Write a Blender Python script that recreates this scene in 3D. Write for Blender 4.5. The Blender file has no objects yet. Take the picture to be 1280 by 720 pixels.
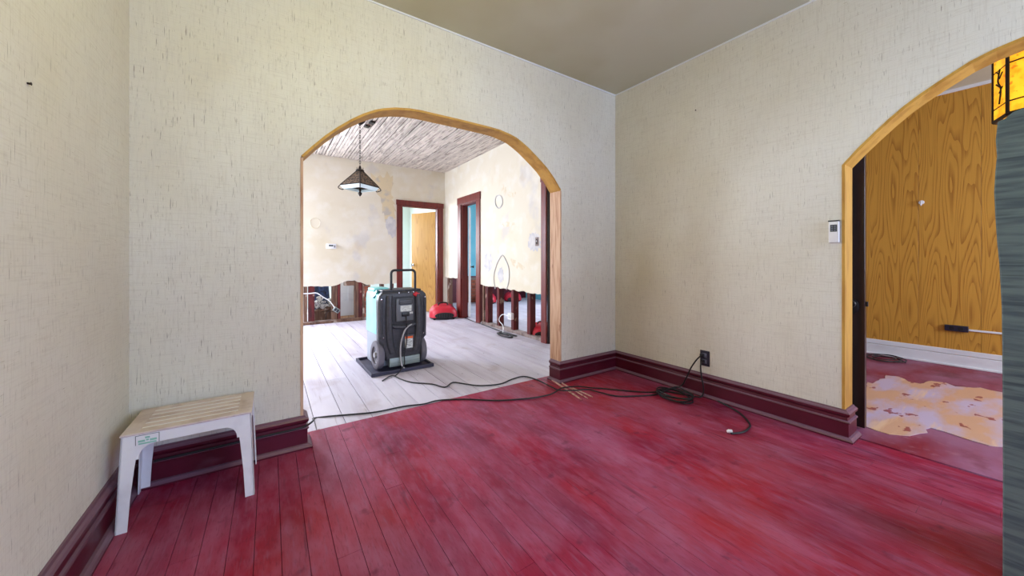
import bpy, bmesh, math, random
from mathutils import Vector, Matrix
random.seed(7)
# ---------------------------------------------------------------- camera, world, lights
F, CY, H0 = 448.0, 325.5, 1.06
YAW = math.radians(34.0); S, C = math.sin(YAW), math.cos(YAW)
scene = bpy.context.scene
col = scene.collection
cam = bpy.data.cameras.new('camera'); camo = bpy.data.objects.new('camera', cam); col.objects.link(camo)
camo.location = (0, 0, H0); camo.rotation_euler = (math.pi/2, 0, -YAW)
cam.sensor_width = 36; cam.sensor_fit = 'HORIZONTAL'; cam.lens = F*36/1280
cam.shift_y = -(360-CY)/1280; cam.clip_start = .02
scene.camera = camo
scene.view_settings.view_transform = 'Standard'; scene.view_settings.look = 'None'
scene.view_settings.gamma = 1; scene.view_settings.exposure = 0.12
scene.view_settings.use_curve_mapping = False
w = bpy.data.worlds.new('sky'); scene.world = w; w.use_nodes = True
w.node_tree.nodes['Background'].inputs[0].default_value = (.75, .85, 1, 1)
w.node_tree.nodes['Background'].inputs[1].default_value = 1.0
def area(name, loc, target, sx, sy, power, color):
    l = bpy.data.lights.new(name, 'AREA'); l.shape = 'RECTANGLE'; l.size = sx; l.size_y = sy
    l.energy = power; l.color = color
    o = bpy.data.objects.new(name, l); col.objects.link(o); o.location = loc
    o.rotation_euler = (Vector(target)-Vector(loc)).to_track_quat('-Z', 'Y').to_euler()
    return o
# daylight area lights; unseen rear, side, east and back-room windows are added sources
area('added_rear_window_light', (1.75, -2.20, 1.50), (.45, 3, .85), 1.9, 1.5, 106, (.52, .66, 1.0))
area('added_rear_side_window_light', (-.44, -1.25, 1.50), (3, -1.25, .9), 1.2, 1.4, 4, (.54, .68, 1.0))
area('daylight_far_back_window', (-.85, 6.62, 1.65), (.7, 2.4, .2), 1.0, 1.6, 215, (.76, .84, 1))
area('daylight_far_left_window', (-1.45, 4.9, 1.45), (3, 4.9, 1.1), 1.8, 1.5, 34, (.97, .95, .93))
area('added_east_window_light', (5.85, 5.6, 1.45), (3, 5.6, .6), 2.0, 1.5, 92, (.80, .86, 1))
area('added_back_room_window_light', (1.0, 8.85, 1.6), (1.6, 6, .8), 1.4, 1.3, 115, (.84, .93, 1))
area('added_side_room_window_light', (4.3, -2.20, 1.5), (4.5, 2, .5), 1.4, 1.4, 98, (.72, .80, 1))

# ---------------------------------------------------------------- photo pixel -> place
def ray(x, y):
    l = (x-640)/F
    return S+C*l, C-S*l, (CY-y)/F
def onY(x, y, Y):
    d = ray(x, y); t = Y/d[1]; return Vector((t*d[0], Y, H0+t*d[2]))
def onX(x, y, X):
    d = ray(x, y); t = X/d[0]; return Vector((X, t*d[1], H0+t*d[2]))
def onZ(x, y, Z=0.0):
    d = ray(x, y); t = (Z-H0)/d[2]; return Vector((t*d[0], t*d[1], Z))

# ---------------------------------------------------------------- materials
def lin(c):
    return tuple((v/255/12.92 if v <= 10 else ((v/255+.055)/1.055)**2.4) for v in c)+(1,)
MATS = {}
def mat(name, base, layers=(), rough=.6, metal=0, bump=0, bscale=(80, 80, 80), spec=.5, rv=0, trans=0, emit=None, estr=0, coat=0, dust=None, pos=False):
    """layers: (srgb colour, scale xyz, lo, hi, detail[, strength])"""
    if name in MATS: return MATS[name]
    m = bpy.data.materials.new(name); m.use_nodes = True
    nt = m.node_tree; N = nt.nodes; L = nt.links
    b = N['Principled BSDF']
    b.inputs['Roughness'].default_value = rough; b.inputs['Metallic'].default_value = metal
    b.inputs['Specular IOR Level'].default_value = spec
    b.inputs['Transmission Weight'].default_value = trans; b.inputs['Coat Weight'].default_value = coat
    tc = N.new('ShaderNodeTexCoord'); src = tc.outputs['Object']
    if pos: src = N.new('ShaderNodeNewGeometry').outputs['Position']
    def noise(sc, det, off=0):
        mp = N.new('ShaderNodeMapping'); mp.inputs['Scale'].default_value = sc
        mp.inputs['Location'].default_value = (off, off*1.3, off*.7)
        L.new(src, mp.inputs['Vector'])
        n = N.new('ShaderNodeTexNoise'); n.inputs['Scale'].default_value = 1; n.inputs['Detail'].default_value = det
        L.new(mp.outputs[0], n.inputs['Vector']); return n
    rgb = N.new('ShaderNodeRGB'); rgb.outputs[0].default_value = lin(base); cur = rgb.outputs[0]
    for i, ly in enumerate(layers):
        c2, sc, lo, hi, det = ly[:5]; st = ly[5] if len(ly) > 5 else 1
        n = noise(sc, det, 3.7*i+1.1)
        mr = N.new('ShaderNodeMapRange'); mr.inputs['From Min'].default_value = lo; mr.inputs['From Max'].default_value = hi
        mr.inputs['To Max'].default_value = st
        L.new(n.outputs['Fac'], mr.inputs['Value'])
        mx = N.new('ShaderNodeMix'); mx.data_type = 'RGBA'
        L.new(mr.outputs[0], mx.inputs['Factor']); L.new(cur, mx.inputs['A']); mx.inputs['B'].default_value = lin(c2)
        cur = mx.outputs['Result']
    if rv:
        oi = N.new('ShaderNodeObjectInfo')
        hs = N.new('ShaderNodeHueSaturation')
        mr = N.new('ShaderNodeMapRange'); mr.inputs['To Min'].default_value = 1-rv; mr.inputs['To Max'].default_value = 1+rv
        L.new(oi.outputs['Random'], mr.inputs['Value']); L.new(mr.outputs[0], hs.inputs['Value']); L.new(cur, hs.inputs['Color'])
        cur = hs.outputs['Color']
    if dust:   # dust that settles on upward-facing ledges
        g = N.new('ShaderNodeNewGeometry'); sp = N.new('ShaderNodeSeparateXYZ'); L.new(g.outputs['Normal'], sp.inputs[0])
        mr = N.new('ShaderNodeMapRange'); mr.inputs['From Min'].default_value = .15; mr.inputs['From Max'].default_value = .8
        mr.inputs['To Max'].default_value = .75
        L.new(sp.outputs['Z'], mr.inputs['Value'])
        mx = N.new('ShaderNodeMix'); mx.data_type = 'RGBA'
        L.new(mr.outputs[0], mx.inputs['Factor']); L.new(cur, mx.inputs['A']); mx.inputs['B'].default_value = lin(dust)
        cur = mx.outputs['Result']
    L.new(cur, b.inputs['Base Color'])
    if bump:
        n = noise(bscale, 3, 9)
        bp = N.new('ShaderNodeBump'); bp.inputs['Strength'].default_value = bump; bp.inputs['Distance'].default_value = .004
        L.new(n.outputs['Fac'], bp.inputs['Height']); L.new(bp.outputs[0], b.inputs['Normal'])
    if emit:
        if emit == 'base': L.new(cur, b.inputs['Emission Color'])
        else: b.inputs['Emission Color'].default_value = lin(emit)
        b.inputs['Emission Strength'].default_value = estr
    MATS[name] = m; return m

def oak(name, light, dark, scale=1.0, rough=.45):
    """plain-sawn veneer: stretched cathedral rings"""
    m = bpy.data.materials.new(name); m.use_nodes = True
    nt = m.node_tree; N = nt.nodes; L = nt.links; b = N['Principled BSDF']; b.inputs['Roughness'].default_value = rough
    tc = N.new('ShaderNodeTexCoord')
    mp = N.new('ShaderNodeMapping'); mp.inputs['Scale'].default_value = (5.0*scale, 5.0*scale, .42*scale)
    L.new(tc.outputs['Object'], mp.inputs['Vector'])
    nz = N.new('ShaderNodeTexNoise'); nz.inputs['Scale'].default_value = 1.0; nz.inputs['Detail'].default_value = 1.5
    L.new(mp.outputs[0], nz.inputs['Vector'])
    mu = N.new('ShaderNodeMath'); mu.operation = 'MULTIPLY'; mu.inputs[1].default_value = 30
    L.new(nz.outputs['Fac'], mu.inputs[0])
    fr = N.new('ShaderNodeMath'); fr.operation = 'FRACT'; L.new(mu.outputs[0], fr.inputs[0])
    mr = N.new('ShaderNodeMapRange'); mr.inputs['From Min'].default_value = .55; mr.inputs['From Max'].default_value = .95
    L.new(fr.outputs[0], mr.inputs['Value'])
    mp2 = N.new('ShaderNodeMapping'); mp2.inputs['Scale'].default_value = (130, 130, 3)
    L.new(tc.outputs['Object'], mp2.inputs['Vector'])
    n2 = N.new('ShaderNodeTexNoise'); n2.inputs['Scale'].default_value = 1; n2.inputs['Detail'].default_value = 2
    L.new(mp2.outputs[0], n2.inputs['Vector'])
    ad = N.new('ShaderNodeMath'); ad.operation = 'MULTIPLY'; L.new(mr.outputs[0], ad.inputs[0]); L.new(n2.outputs['Fac'], ad.inputs[1])
    a2 = N.new('ShaderNodeMath'); a2.operation = 'MULTIPLY_ADD'; L.new(n2.outputs['Fac'], a2.inputs[0]); a2.inputs[1].default_value = .35
    L.new(ad.outputs[0], a2.inputs[2])
    mx = N.new('ShaderNodeMix'); mx.data_type = 'RGBA'; mx.inputs['A'].default_value = lin(light); mx.inputs['B'].default_value = lin(dark)
    L.new(a2.outputs[0], mx.inputs['Factor']); L.new(mx.outputs['Result'], b.inputs['Base Color'])
    MATS[name] = m; return m

WALLPAPER = mat('wallpaper', (218, 214, 204), [
    ((210, 202, 180), (1.1, 1.1, .8), .45, .75, 3, .8),
    ((228, 226, 216), (1.5, 1.5, 1.1), .5, .75, 3, .7),
    ((200, 194, 182), (160, 160, 9), .5, .75, 2, .5),
    ((200, 194, 182), (9, 9, 200), .5, .75, 2, .5),
    ((116, 104, 92), (300, 300, 13), .675, .74, 2, .8),
    ((146, 132, 112), (420, 420, 26), .69, .74, 2, .8),
    ((150, 134, 106), (22, 22, 420), .70, .76, 2, .6)], rough=.85, bump=.12, bscale=(300, 300, 60), spec=.2)
CEIL = mat('ceiling_paint', (198, 196, 172), [((184, 178, 146), (1.2, 1.2, 1), .4, .7, 3)], rough=.8, spec=.2)
REDFLOOR = mat('red_painted_boards', (146, 12, 54), [
    ((116, 10, 54), (5, 1.6, 1), .4, .65, 4),
    ((178, 44, 34), (.8, .7, 1), .46, .70, 3, .85),
    ((172, 96, 130), (3.2, 1.5, 1), .40, .74, 10, .5),
    ((176, 112, 146), (9, 3.6, 1), .50, .76, 10, .42),
    ((170, 100, 134), (24, 9, 1), .46, .78, 10, .4),
    ((104, 10, 40), (160, 26, 1), .54, .76, 6, .5),
    ((150, 96, 128), (70, 9, 1), .56, .8, 5, .5),
    ((70, 16, 46), (30, 2.2, 1), .64, .76, 6, .75),
    ((92, 20, 52), (12, 12, 1), .62, .74, 8, .6)], rough=.6, bump=.12, bscale=(60, 8, 20), rv=.05, spec=.3, pos=True)
GAP = mat('floor_gap_dirt', (34, 18, 22), rough=.95, spec=.1)
WHITEFLOOR = mat('bare_pale_boards', (198, 192, 206), [
    ((182, 172, 188), (16, 1.4, 1), .45, .7, 5),
    ((212, 206, 218), (3, 1.2, 1), .5, .7, 5, .8),
    ((150, 124, 122), (3.2, 2.2, 1), .58, .76, 7, .55),
    ((140, 122, 128), (70, 3, 1), .64, .78, 4, .6),
    ((70, 60, 66), (26, 14, 1), .70, .75, 4, .8)], rough=.62, bump=.1, bscale=(70, 6, 20), rv=.07, pos=True)
MAROON = mat('maroon_paint', (78, 6, 30), [((90, 16, 42), (3, 3, 5), .45, .7, 4), ((116, 78, 94), (5, 5, 9), .62, .8, 5, .5)], rough=.4, spec=.5, dust=(128, 98, 116))
GOLD = mat('ochre_arch_lining', (196, 148, 62), [((172, 122, 42), (14, 14, 3), .45, .65, 4), ((150, 108, 46), (70, 70, 8), .6, .72, 2, .5)], rough=.55)
PALEWOOD = mat('stripped_pine_jamb', (208, 172, 142), [((176, 128, 98), (60, 60, 4), .45, .65, 4), ((140, 88, 60), (22, 22, 9), .66, .74, 4, .7)], rough=.7)
PLASTER = mat('stained_plaster', (222, 214, 196), [
    ((214, 202, 176), (1.3, 1.3, 1.5), .52, .7, 5, .7),
    ((196, 194, 198), (1.7, 1.7, 1.4), .62, .68, 4, .45),
    ((206, 182, 144), (2.6, 2.6, 2.0), .66, .76, 5, .4),
    ((230, 226, 218), (5, 5, 5), .5, .7, 6, .6)], rough=.85, bump=.25, bscale=(14, 14, 14), spec=.2)
PATCHY = mat('bare_tan_plaster', (214, 198, 164), [((190, 182, 172), (6, 6, 6), .5, .62, 5)], rough=.9)
GREYPATCH = mat('grey_patching', (190, 188, 192), [((210, 206, 204), (9, 9, 9), .4, .6, 3)], rough=.9)
TANSTAIN = mat('tan_stain', (216, 202, 174), [((224, 216, 200), (14, 14, 14), .4, .6, 3)], rough=.9)
LATH = mat('plastered_lath', (212, 202, 192), [((156, 144, 134), (34, 4, 3), .5, .66, 6, .9), ((92, 80, 72), (60, 5, 3), .62, .74, 5, .7), ((196, 158, 104), (2.5, 2, 2), .69, .74, 4, .6)], rough=.9, rv=.14, bump=.3, bscale=(60, 20, 40), pos=True)
LATHBACK = mat('ceiling_void', (58, 48, 42), rough=1)
REDWOOD = mat('red_brown_casing', (112, 34, 26), [((86, 22, 22), (30, 30, 2), .42, .66, 4), ((140, 62, 44), (50, 50, 3), .64, .76, 3, .5)], rough=.4)
STUD = mat('old_red_stud', (98, 26, 28), [((60, 18, 22), (20, 20, 3), .42, .66, 4), ((160, 130, 112), (12, 12, 7), .64, .7, 5, .8)], rough=.75)
GREYSTUD = mat('weathered_stud', (122, 92, 76), [((84, 58, 48), (30, 30, 3), .42, .66, 4), ((190, 176, 164), (10, 10, 6), .6, .68, 5, .8)], rough=.85)
SOLE = mat('dusty_sole_plate', (150, 134, 130), [((104, 88, 84), (10, 10, 10), .45, .66, 5)], rough=.95, bump=.3)
DARKWOOD = mat('dark_stained_door', (38, 16, 18), [((26, 12, 16), (40, 40, 3), .45, .65, 3)], rough=.3)
OAKDOOR = oak('oak_veneer_door', (206, 158, 88), (170, 116, 52), .8, .28)
PANEL = oak('oak_print_panelling', (206, 154, 62), (146, 92, 28), 1.0, .42)
WHITETRIM = mat('white_gloss_trim', (226, 228, 232), [((206, 208, 214), (4, 4, 9), .5, .7, 4, .6)], rough=.4)
WHITEPLASTIC = mat('white_moulded_plastic', (234, 234, 238), [((214, 212, 218), (9, 9, 9), .5, .7, 4, .6)], rough=.45)
DUSTYPLASTIC = mat('dust_covered_plastic_top', (212, 196, 192), [((190, 170, 166), (12, 12, 12), .45, .66, 5), ((212, 198, 190), (30, 30, 30), .55, .7, 4, .6)], rough=.8)
BLACKRUBBER = mat('black_cord_rubber', (24, 22, 26), rough=.5)
BLACKPLASTIC = mat('black_plastic', (20, 20, 24), rough=.4)
CHARCOAL = mat('charcoal_moulded_plastic', (58, 58, 66), [((48, 48, 54), (40, 40, 40), .4, .6, 3)], rough=.45, bump=.05, bscale=(300, 300, 300))
MIDGREY = mat('mid_grey_plastic', (96, 98, 104), rough=.45)
TEAL = mat('pale_teal_tank', (132, 222, 226), [((150, 230, 232), (6, 6, 6), .4, .6, 2)], rough=.35)
DARKTEAL = mat('dark_teal_cap', (22, 112, 122), rough=.35)
BLUEGREY = mat('blue_grey_base', (146, 154, 166), rough=.5)
TYRE = mat('grey_rubber_tyre', (104, 100, 110), rough=.7)
HUB = mat('hub_grey', (150, 150, 158), rough=.45)
ALU = mat('brushed_aluminium_plate', (150, 162, 160), [((130, 142, 142), (3, 3, 60), .4, .6, 3)], rough=.4, metal=.3)
CHROME = mat('chrome', (200, 200, 205), rough=.2, metal=1)
REDKNOB = mat('red_plastic', (206, 30, 40), rough=.4)
MOVERRED = mat('red_air_mover_shell', (196, 26, 52), [((214, 60, 84), (7, 7, 7), .5, .7, 3, .6)], rough=.45)
LABELW = mat('white_label', (214, 216, 212), [((120, 122, 124), (40, 40, 260), .56, .6, 2, .8)], rough=.5)
ORANGE = mat('orange_label', (226, 96, 30), rough=.5)
HOSE = mat('clear_grey_hose', (168, 164, 166), rough=.3)
TRAYM = mat('dark_tray', (46, 44, 66), [((66, 62, 86), (6, 6, 6), .45, .7, 4, .6)], rough=.55)
IRON = mat('dark_iron', (52, 44, 40), rough=.5, metal=.6)
BRONZE = mat('pierced_bronze', (112, 94, 76), [((50, 36, 26), (42, 42, 42), .48, .54, 3), ((160, 126, 92), (20, 20, 20), .62, .7, 2, .6)], rough=.45, metal=.4)
OPAL = mat('opal_glass', (206, 220, 226), rough=.25, emit=(214, 232, 240), estr=.25)
AMBER = mat('amber_stained_glass', (232, 164, 26), [((252, 206, 48), (14, 14, 14), .4, .62, 4), ((196, 104, 12), (24, 24, 30), .6, .7, 4, .8)], rough=.3, trans=.15, emit='base', estr=.75)
LEAD = mat('lead_came', (34, 18, 10), rough=.5)
BULB = mat('warm_bulb', (255, 214, 120), emit=(255, 196, 70), estr=26)
BLUEWALL = mat('sky_blue_paint', (104, 186, 210), [((124, 198, 216), (2, 2, 2), .4, .7, 3)], rough=.7)
PALEBLUE = mat('pale_blue_paint', (222, 234, 234), [((222, 236, 234), (2, 2, 2), .4, .7, 3)], rough=.7)
BRICK = mat('old_brick', (150, 84, 62), [((116, 62, 48), (16, 16, 16), .45, .65, 4), ((190, 160, 144), (20, 20, 20), .64, .7, 4, .6)], rough=.9, rv=.25)
MORTAR = mat('mortar', (120, 106, 98), rough=1)
SIDEFLOOR = mat('worn_maroon_side_floor', (128, 20, 50), [((150, 104, 136), (1.6, 3.0, 1), .40, .64, 8, .75), ((98, 20, 44), (5, 5, 1), .55, .7, 6, .7), ((160, 110, 130), (26, 20, 1), .55, .75, 7, .5)], rough=.55, pos=True)
LINO = mat('peeling_underlay', (204, 160, 130), [((190, 176, 204), (1.9, 5.0, 1), .46, .60, 9, .95), ((226, 190, 152), (1.6, 12, 1), .60, .68, 8, .8), ((140, 50, 58), (5, 9, 1), .615, .635, 9, .85)], rough=.5)
GREYSLAB = mat('weathered_grey_teal_wood', (92, 108, 108), [((66, 80, 86), (6, 6, 60), .42, .64, 5), ((44, 56, 64), (9, 4, 120), .6, .72, 4, .7), ((128, 146, 142), (5, 3, 22), .66, .76, 4, .6)], rough=.7, bump=.3, bscale=(10, 10, 120))
SCREEN = mat('dark_lcd', (54, 66, 62), rough=.3)
OUTLETDARK = mat('dark_outlet_plate', (32, 32, 52), rough=.35)
OUTLETFACE = mat('outlet_face', (120, 120, 140), rough=.4)
STICKER = mat('green_sticker', (186, 214, 204), [((96, 176, 148), (60, 60, 60), .5, .54, 3)], rough=.5)
GREENINK = mat('green_ink', (140, 196, 180), rough=.5)
GLASS = mat('window_glass', (235, 240, 240), rough=.05, trans=.95)
DRIFT = mat('splintered_wood_strip', (214, 172, 160), [((150, 96, 90), (30, 30, 30), .45, .7, 4)], rough=.8)
DENIM = mat('dark_blue_cloth', (40, 56, 92), [((24, 30, 52), (20, 20, 20), .45, .6, 3)], rough=.9)
RUBBLE = mat('plaster_rubble', (200, 198, 196), [((130, 126, 126), (30, 30, 30), .5, .6, 4)], rough=.95)

# ---------------------------------------------------------------- mesh helpers
class MB:
    def __init__(s): s.bm = bmesh.new()
    def box(s, x0, x1, y0, y1, z0, z1, bev=0, seg=2, M=None):
        bm = bmesh.new(); bmesh.ops.create_cube(bm, size=1)
        for v in bm.verts:
            v.co = Vector(((x0+x1)/2+v.co.x*(x1-x0), (y0+y1)/2+v.co.y*(y1-y0), (z0+z1)/2+v.co.z*(z1-z0)))
        if bev: bmesh.ops.bevel(bm, geom=bm.edges[:], offset=bev, segments=seg, affect='EDGES', profile=.5)
        return s.add(bm, M)
    def add(s, bm, M=None):
        if M is not None: bmesh.ops.transform(bm, matrix=M, verts=bm.verts)
        me = bpy.data.meshes.new('tmp'); bm.to_mesh(me); bm.free(); s.bm.from_mesh(me); bpy.data.meshes.remove(me); return s
    def prism(s, pts, a, b, axis='Y', bev=0, seg=2, M=None):
        """pts: outline in the two other axes (X,Z / Y,Z / X,Y), extruded along axis from a to b"""
        bm = bmesh.new()
        def P(p, t):
            return {'Y': (p[0], t, p[1]), 'X': (t, p[0], p[1]), 'Z': (p[0], p[1], t)}[axis]
        A = [bm.verts.new(P(p, a)) for p in pts]; B = [bm.verts.new(P(p, b)) for p in pts]
        n = len(pts)
        fs = [bm.faces.new(A), bm.faces.new(B[::-1])]
        for i in range(n): bm.faces.new((A[i], B[i], B[(i+1) % n], A[(i+1) % n]))
        bmesh.ops.recalc_face_normals(bm, faces=bm.faces)
        if bev:
            es = [e for e in bm.edges if any(f in fs for f in e.link_faces)]
            bmesh.ops.bevel(bm, geom=es, offset=bev, segments=seg, affect='EDGES', profile=.5)
        bmesh.ops.triangulate(bm, faces=[f for f in bm.faces if len(f.verts) > 4])
        return s.add(bm, M)
    def tube(s, pts, r, n=8, closed=False, radii=None, caps=True):
        bm = bmesh.new(); pts = [Vector(p) for p in pts]; rings = []
        m = len(pts); up = None
        for i, p in enumerate(pts):
            if closed: d = pts[(i+1) % m]-pts[i-1]
            else: d = pts[min(i+1, m-1)]-pts[max(i-1, 0)]
            if d.length < 1e-9: d = Vector((0, 0, 1))
            d.normalize()
            if up is None: up = Vector((0, 0, 1)) if abs(d.z) < .9 else Vector((1, 0, 0))
            a = d.cross(up)
            if a.length < 1e-4: a = d.cross(Vector((1, .3, 0)))
            a.normalize(); b = a.cross(d).normalized(); up = b
            rr = radii[i] if radii else r
            rings.append([bm.verts.new(p+a*math.cos(2*math.pi*k/n)*rr+b*math.sin(2*math.pi*k/n)*rr) for k in range(n)])
        for i in range(m if closed else m-1):
            R0, R1 = rings[i], rings[(i+1) % m]
            for k in range(n): bm.faces.new((R0[k], R0[(k+1) % n], R1[(k+1) % n], R1[k]))
        if not closed and caps: bm.faces.new(rings[0][::-1]); bm.faces.new(rings[-1])
        bmesh.ops.recalc_face_normals(bm, faces=bm.faces)
        return s.add(bm)
    def lathe(s, prof, n=24, M=None, ang=0):
        """prof: (radius, z)"""
        bm = bmesh.new(); rings = []
        for r, z in prof:
            if r < 1e-6: rings.append([bm.verts.new((0, 0, z))])
            else: rings.append([bm.verts.new((r*math.cos(ang+2*math.pi*k/n), r*math.sin(ang+2*math.pi*k/n), z)) for k in range(n)])
        for A, B in zip(rings, rings[1:]):
            for k in range(n):
                k2 = (k+1) % n
                if len(A) == 1 and len(B) == 1: continue
                if len(A) == 1: bm.faces.new((A[0], B[k], B[k2]))
                elif len(B) == 1: bm.faces.new((A[k], A[k2], B[0]))
                else: bm.faces.new((A[k], A[k2], B[k2], B[k]))
        bmesh.ops.recalc_face_normals(bm, faces=bm.faces)
        return s.add(bm, M)
    def build(s, name, m, parent=None, smooth=False, **kw):
        me = bpy.data.meshes.new(name); s.bm.to_mesh(me); s.bm.free()
        return link(name, me, m, parent, smooth, **kw)
def link(name, me, m, parent=None, smooth=False, kind=None, label=None):
    if m is not None and not me.materials: me.materials.append(m)
    if smooth:
        for p in me.polygons: p.use_smooth = True
        me.set_sharp_from_angle(angle=math.radians(38))
    o = bpy.data.objects.new(name, me); col.objects.link(o); o.parent = parent
    if kind: o['kind'] = kind
    if label: o['label'] = label
    return o
def tag(o, label, cat, group=None):
    o['label'] = label; o['category'] = cat
    if group: o['group'] = group
    return o
def thing(name, label, cat, loc=(0, 0, 0), rz=0, group=None):
    o = bpy.data.objects.new(name, None); col.objects.link(o); o.empty_display_size = .1
    o.location = loc; o.rotation_euler = (0, 0, rz); return tag(o, label, cat, group)
def copy_tree(o, parent=None):
    c = o.copy(); col.objects.link(c); c.parent = parent
    for ch in [q for q in o.children]: copy_tree(ch, c)
    return c
def smooth_path(pts, sub=6, closed=False):
    pts = [Vector(p) for p in pts]; out = []; n = len(pts)
    rng = n if closed else n-1
    for i in range(rng):
        p0 = pts[i-1] if (closed or i > 0) else pts[0]
        p1 = pts[i]; p2 = pts[(i+1) % n]
        p3 = pts[(i+2) % n] if (closed or i+2 < n) else pts[-1]
        for k in range(sub):
            t = k/sub
            out.append(.5*((2*p1)+(p2-p0)*t+(2*p0-5*p1+4*p2-p3)*t*t+(3*p1-p0-3*p2+p3)*t**3))
    if not closed: out.append(pts[-1])
    return out
def Rz(a): return Matrix.Rotation(a, 4, 'Z')
def T(x, y, z): return Matrix.Translation((x, y, z))
def struct(name, mb, m, parent=None, smooth=False): return mb.build(name, m, parent, smooth, kind='structure')

# ---------------------------------------------------------------- the setting: dimensions
XL, XB, YA, H, BB = -.54, 2.82, 2.36, 2.69, .178     # main room: left wall, right wall, back wall, ceiling, baseboard
YR = -2.30                                            # rear wall, behind the camera
TA, TB = .12, .14
XF, YF, HF = 2.92, 6.75, 2.82                         # far room: right wall, back wall, ceiling
XW = -1.60
XP, HP = 5.70, 2.78                                   # side room: panelled wall, ceiling
XE, YN = 6.00, 8.20                                   # room beyond the far room's right wall
YB = 9.0                                              # room beyond the far room's back wall
YFL = 2.54                                            # where the red paint stops

# planks ----------------------------------------------------------------
def plank_mesh(L, wd, th=.018, ch=.0009, gap=.0008):
    hw = wd/2-gap
    v = []; f = []
    for z, i in ((-th, 0), (-ch, 0), (0, ch)):
        v += [(-hw+i, i, z), (hw-i, i, z), (hw-i, L-i, z), (-hw+i, L-i, z)]
    f = [(8, 9, 10, 11)]
    for a in (0, 4):
        for k in range(4): f.append((a+k, a+(k+1) % 4, a+4+(k+1) % 4, a+4+k))
    me = bpy.data.meshes.new('floorboard'); me.from_pydata(v, [], f); me.update(); return me
def boards(parent, x0, x1, y0, y1, wd, lengths, m, seed, name='floorboard', gap=.0008):
    rnd = random.Random(seed); cache = {}
    n = int(round((x1-x0)/wd)); wd = (x1-x0)/n
    for i in range(n):
        y = y0; first = True
        while y < y1-.01:
            L = rnd.choice(lengths) if not first else rnd.choice(lengths)*rnd.choice((.45, .7, 1))
            first = False
            L = round(L*20)/20
            if y1-(y+L) < .4: L = y1-y
            key = round(L, 3)
            if key not in cache:
                cache[key] = plank_mesh(L-gap, wd, gap=gap); cache[key].materials.append(m)
            o = link(name, cache[key], m, parent)
            o.location = (x0+wd*(i+.5), y+.0008, rnd.uniform(-.0007, .0))
            y += L
fl = struct('floor', MB().box(XL-.02, XB+.10, YR, YFL, -.06, -.017), GAP)
boards(fl, XL, XB+.08, YR, YFL, .0825, (1.4, 1.9, 2.6), REDFLOOR, 3)
ff = struct('floor_far', MB().box(XW, XF, YFL, YF+.13, -.06, -.017), GAP)
boards(ff, XW, XF, YFL, YF+.12, .165, (1.6, 2.2, 3.0), WHITEFLOOR, 5, gap=.0022)
fe = struct('floor_east', MB().box(XF, XE, 2.60, YN, -.06, -.017), GAP)
boards(fe, XF, XE, 2.60, YN, .165, (2.2, 3.0), WHITEFLOOR, 8, gap=.0022)
struct('floor_back', MB().box(XW, XF+.3, YF+.13, YB, -.06, -.002), WHITEFLOOR)
struct('floor_side', MB().box(XB+.10, XP, YR, 2.3, -.06, -.001), SIDEFLOOR)

# arches ----------------------------------------------------------------
archA = [(.156, 0), (.156, 1.646), (.21, 1.71), (.277, 1.784), (.342, 1.846), (.414, 1.907), (.483, 1.957), (.554, 1.998), (.604, 2.019), (.68, 2.042),
         (.768, 2.058), (.85, 2.064), (1.15, 2.066), (1.40, 2.064), (1.48, 2.060), (1.567, 2.046), (1.63, 2.030), (1.686, 2.004), (1.745, 1.972), (1.808, 1.931), (1.872, 1.887), (1.94, 1.838), (2.02, 1.76), (2.097, 1.667), (2.097, 0)]
half = [(0, 1.625), (.06, 1.694), (.13, 1.768), (.19, 1.828), (.244, 1.876), (.305, 1.921), (.369, 1.961), (.463, 2.015), (.532, 2.040), (.607, 2.056), (.70, 2.063)]
y0B = .656; WB = 1.94
archB = [(y0B, 0)]+[(y0B-o, z) for o, z in half]+[(y0B-WB+o, z) for o, z in half[::-1]]+[(y0B-WB, 0)]
def offset(path, d):
    out = []
    n = len(path)
    cx = (path[0][0]+path[-1][0])/2
    for i, p in enumerate(path):
        a = Vector(path[max(i-1, 0)]); b = Vector(path[min(i+1, n-1)])
        if i == 0: a = Vector(p)
        if i == n-1: b = Vector(p)
        t = (b-a).normalized(); nrm = Vector((-t.y, t.x))
        if nrm.dot(Vector(p)-Vector((cx, 1.0))) < 0: nrm = -nrm
        out.append((p[0]+nrm.x*d, p[1]+nrm.y*d))
    return out
def lining(name, path, d, a, b, axis, m, parent=None):
    o = offset(path, d); mb = MB()
    for i in range(len(path)-1):
        mb.prism([path[i], path[i+1], o[i+1], o[i]], a, b, axis)
    bmesh.ops.remove_doubles(mb.bm, verts=mb.bm.verts, dist=1e-5)
    return struct(name, mb, m, parent)
oA = offset(archA, .014)
wallA = struct('wall_back', MB().prism([(XL-.12, 0), (XL-.12, H+.15), (XB+.14, H+.15), (XB+.14, 0)]+oA[::-1], YA, YA+TA, 'Y'), WALLPAPER)
# far-room side of that wall is plastered
struct('wall_back_far_skin', MB().prism([(XW, 0), (XW, HF), (XF, HF), (XF, 0)]+oA[::-1], YA+TA, YA+TA+.012, 'Y'), PLASTER)
lining('trim_1', archA[1:-1], .014, YA-.003, YA+TA+.014, 'Y', GOLD)
lining('trim_2', archA[-2:], .014, YA-.003, YA+TA+.014, 'Y', PALEWOOD)
lining('trim_3', archA[:2], .014, YA-.003, YA+TA+.014, 'Y', PALEWOOD)
oB = offset(archB, .014)
wallB = struct('wall_right', MB().prism([(YA, 0), (YA, H+.1), (YR, H+.1), (YR, 0)]+oB[::-1], XB, XB+TB, 'X'), WALLPAPER)
lining('trim_4', archB, .014, XB-.003, XB+TB+.003, 'X', GOLD)
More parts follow.
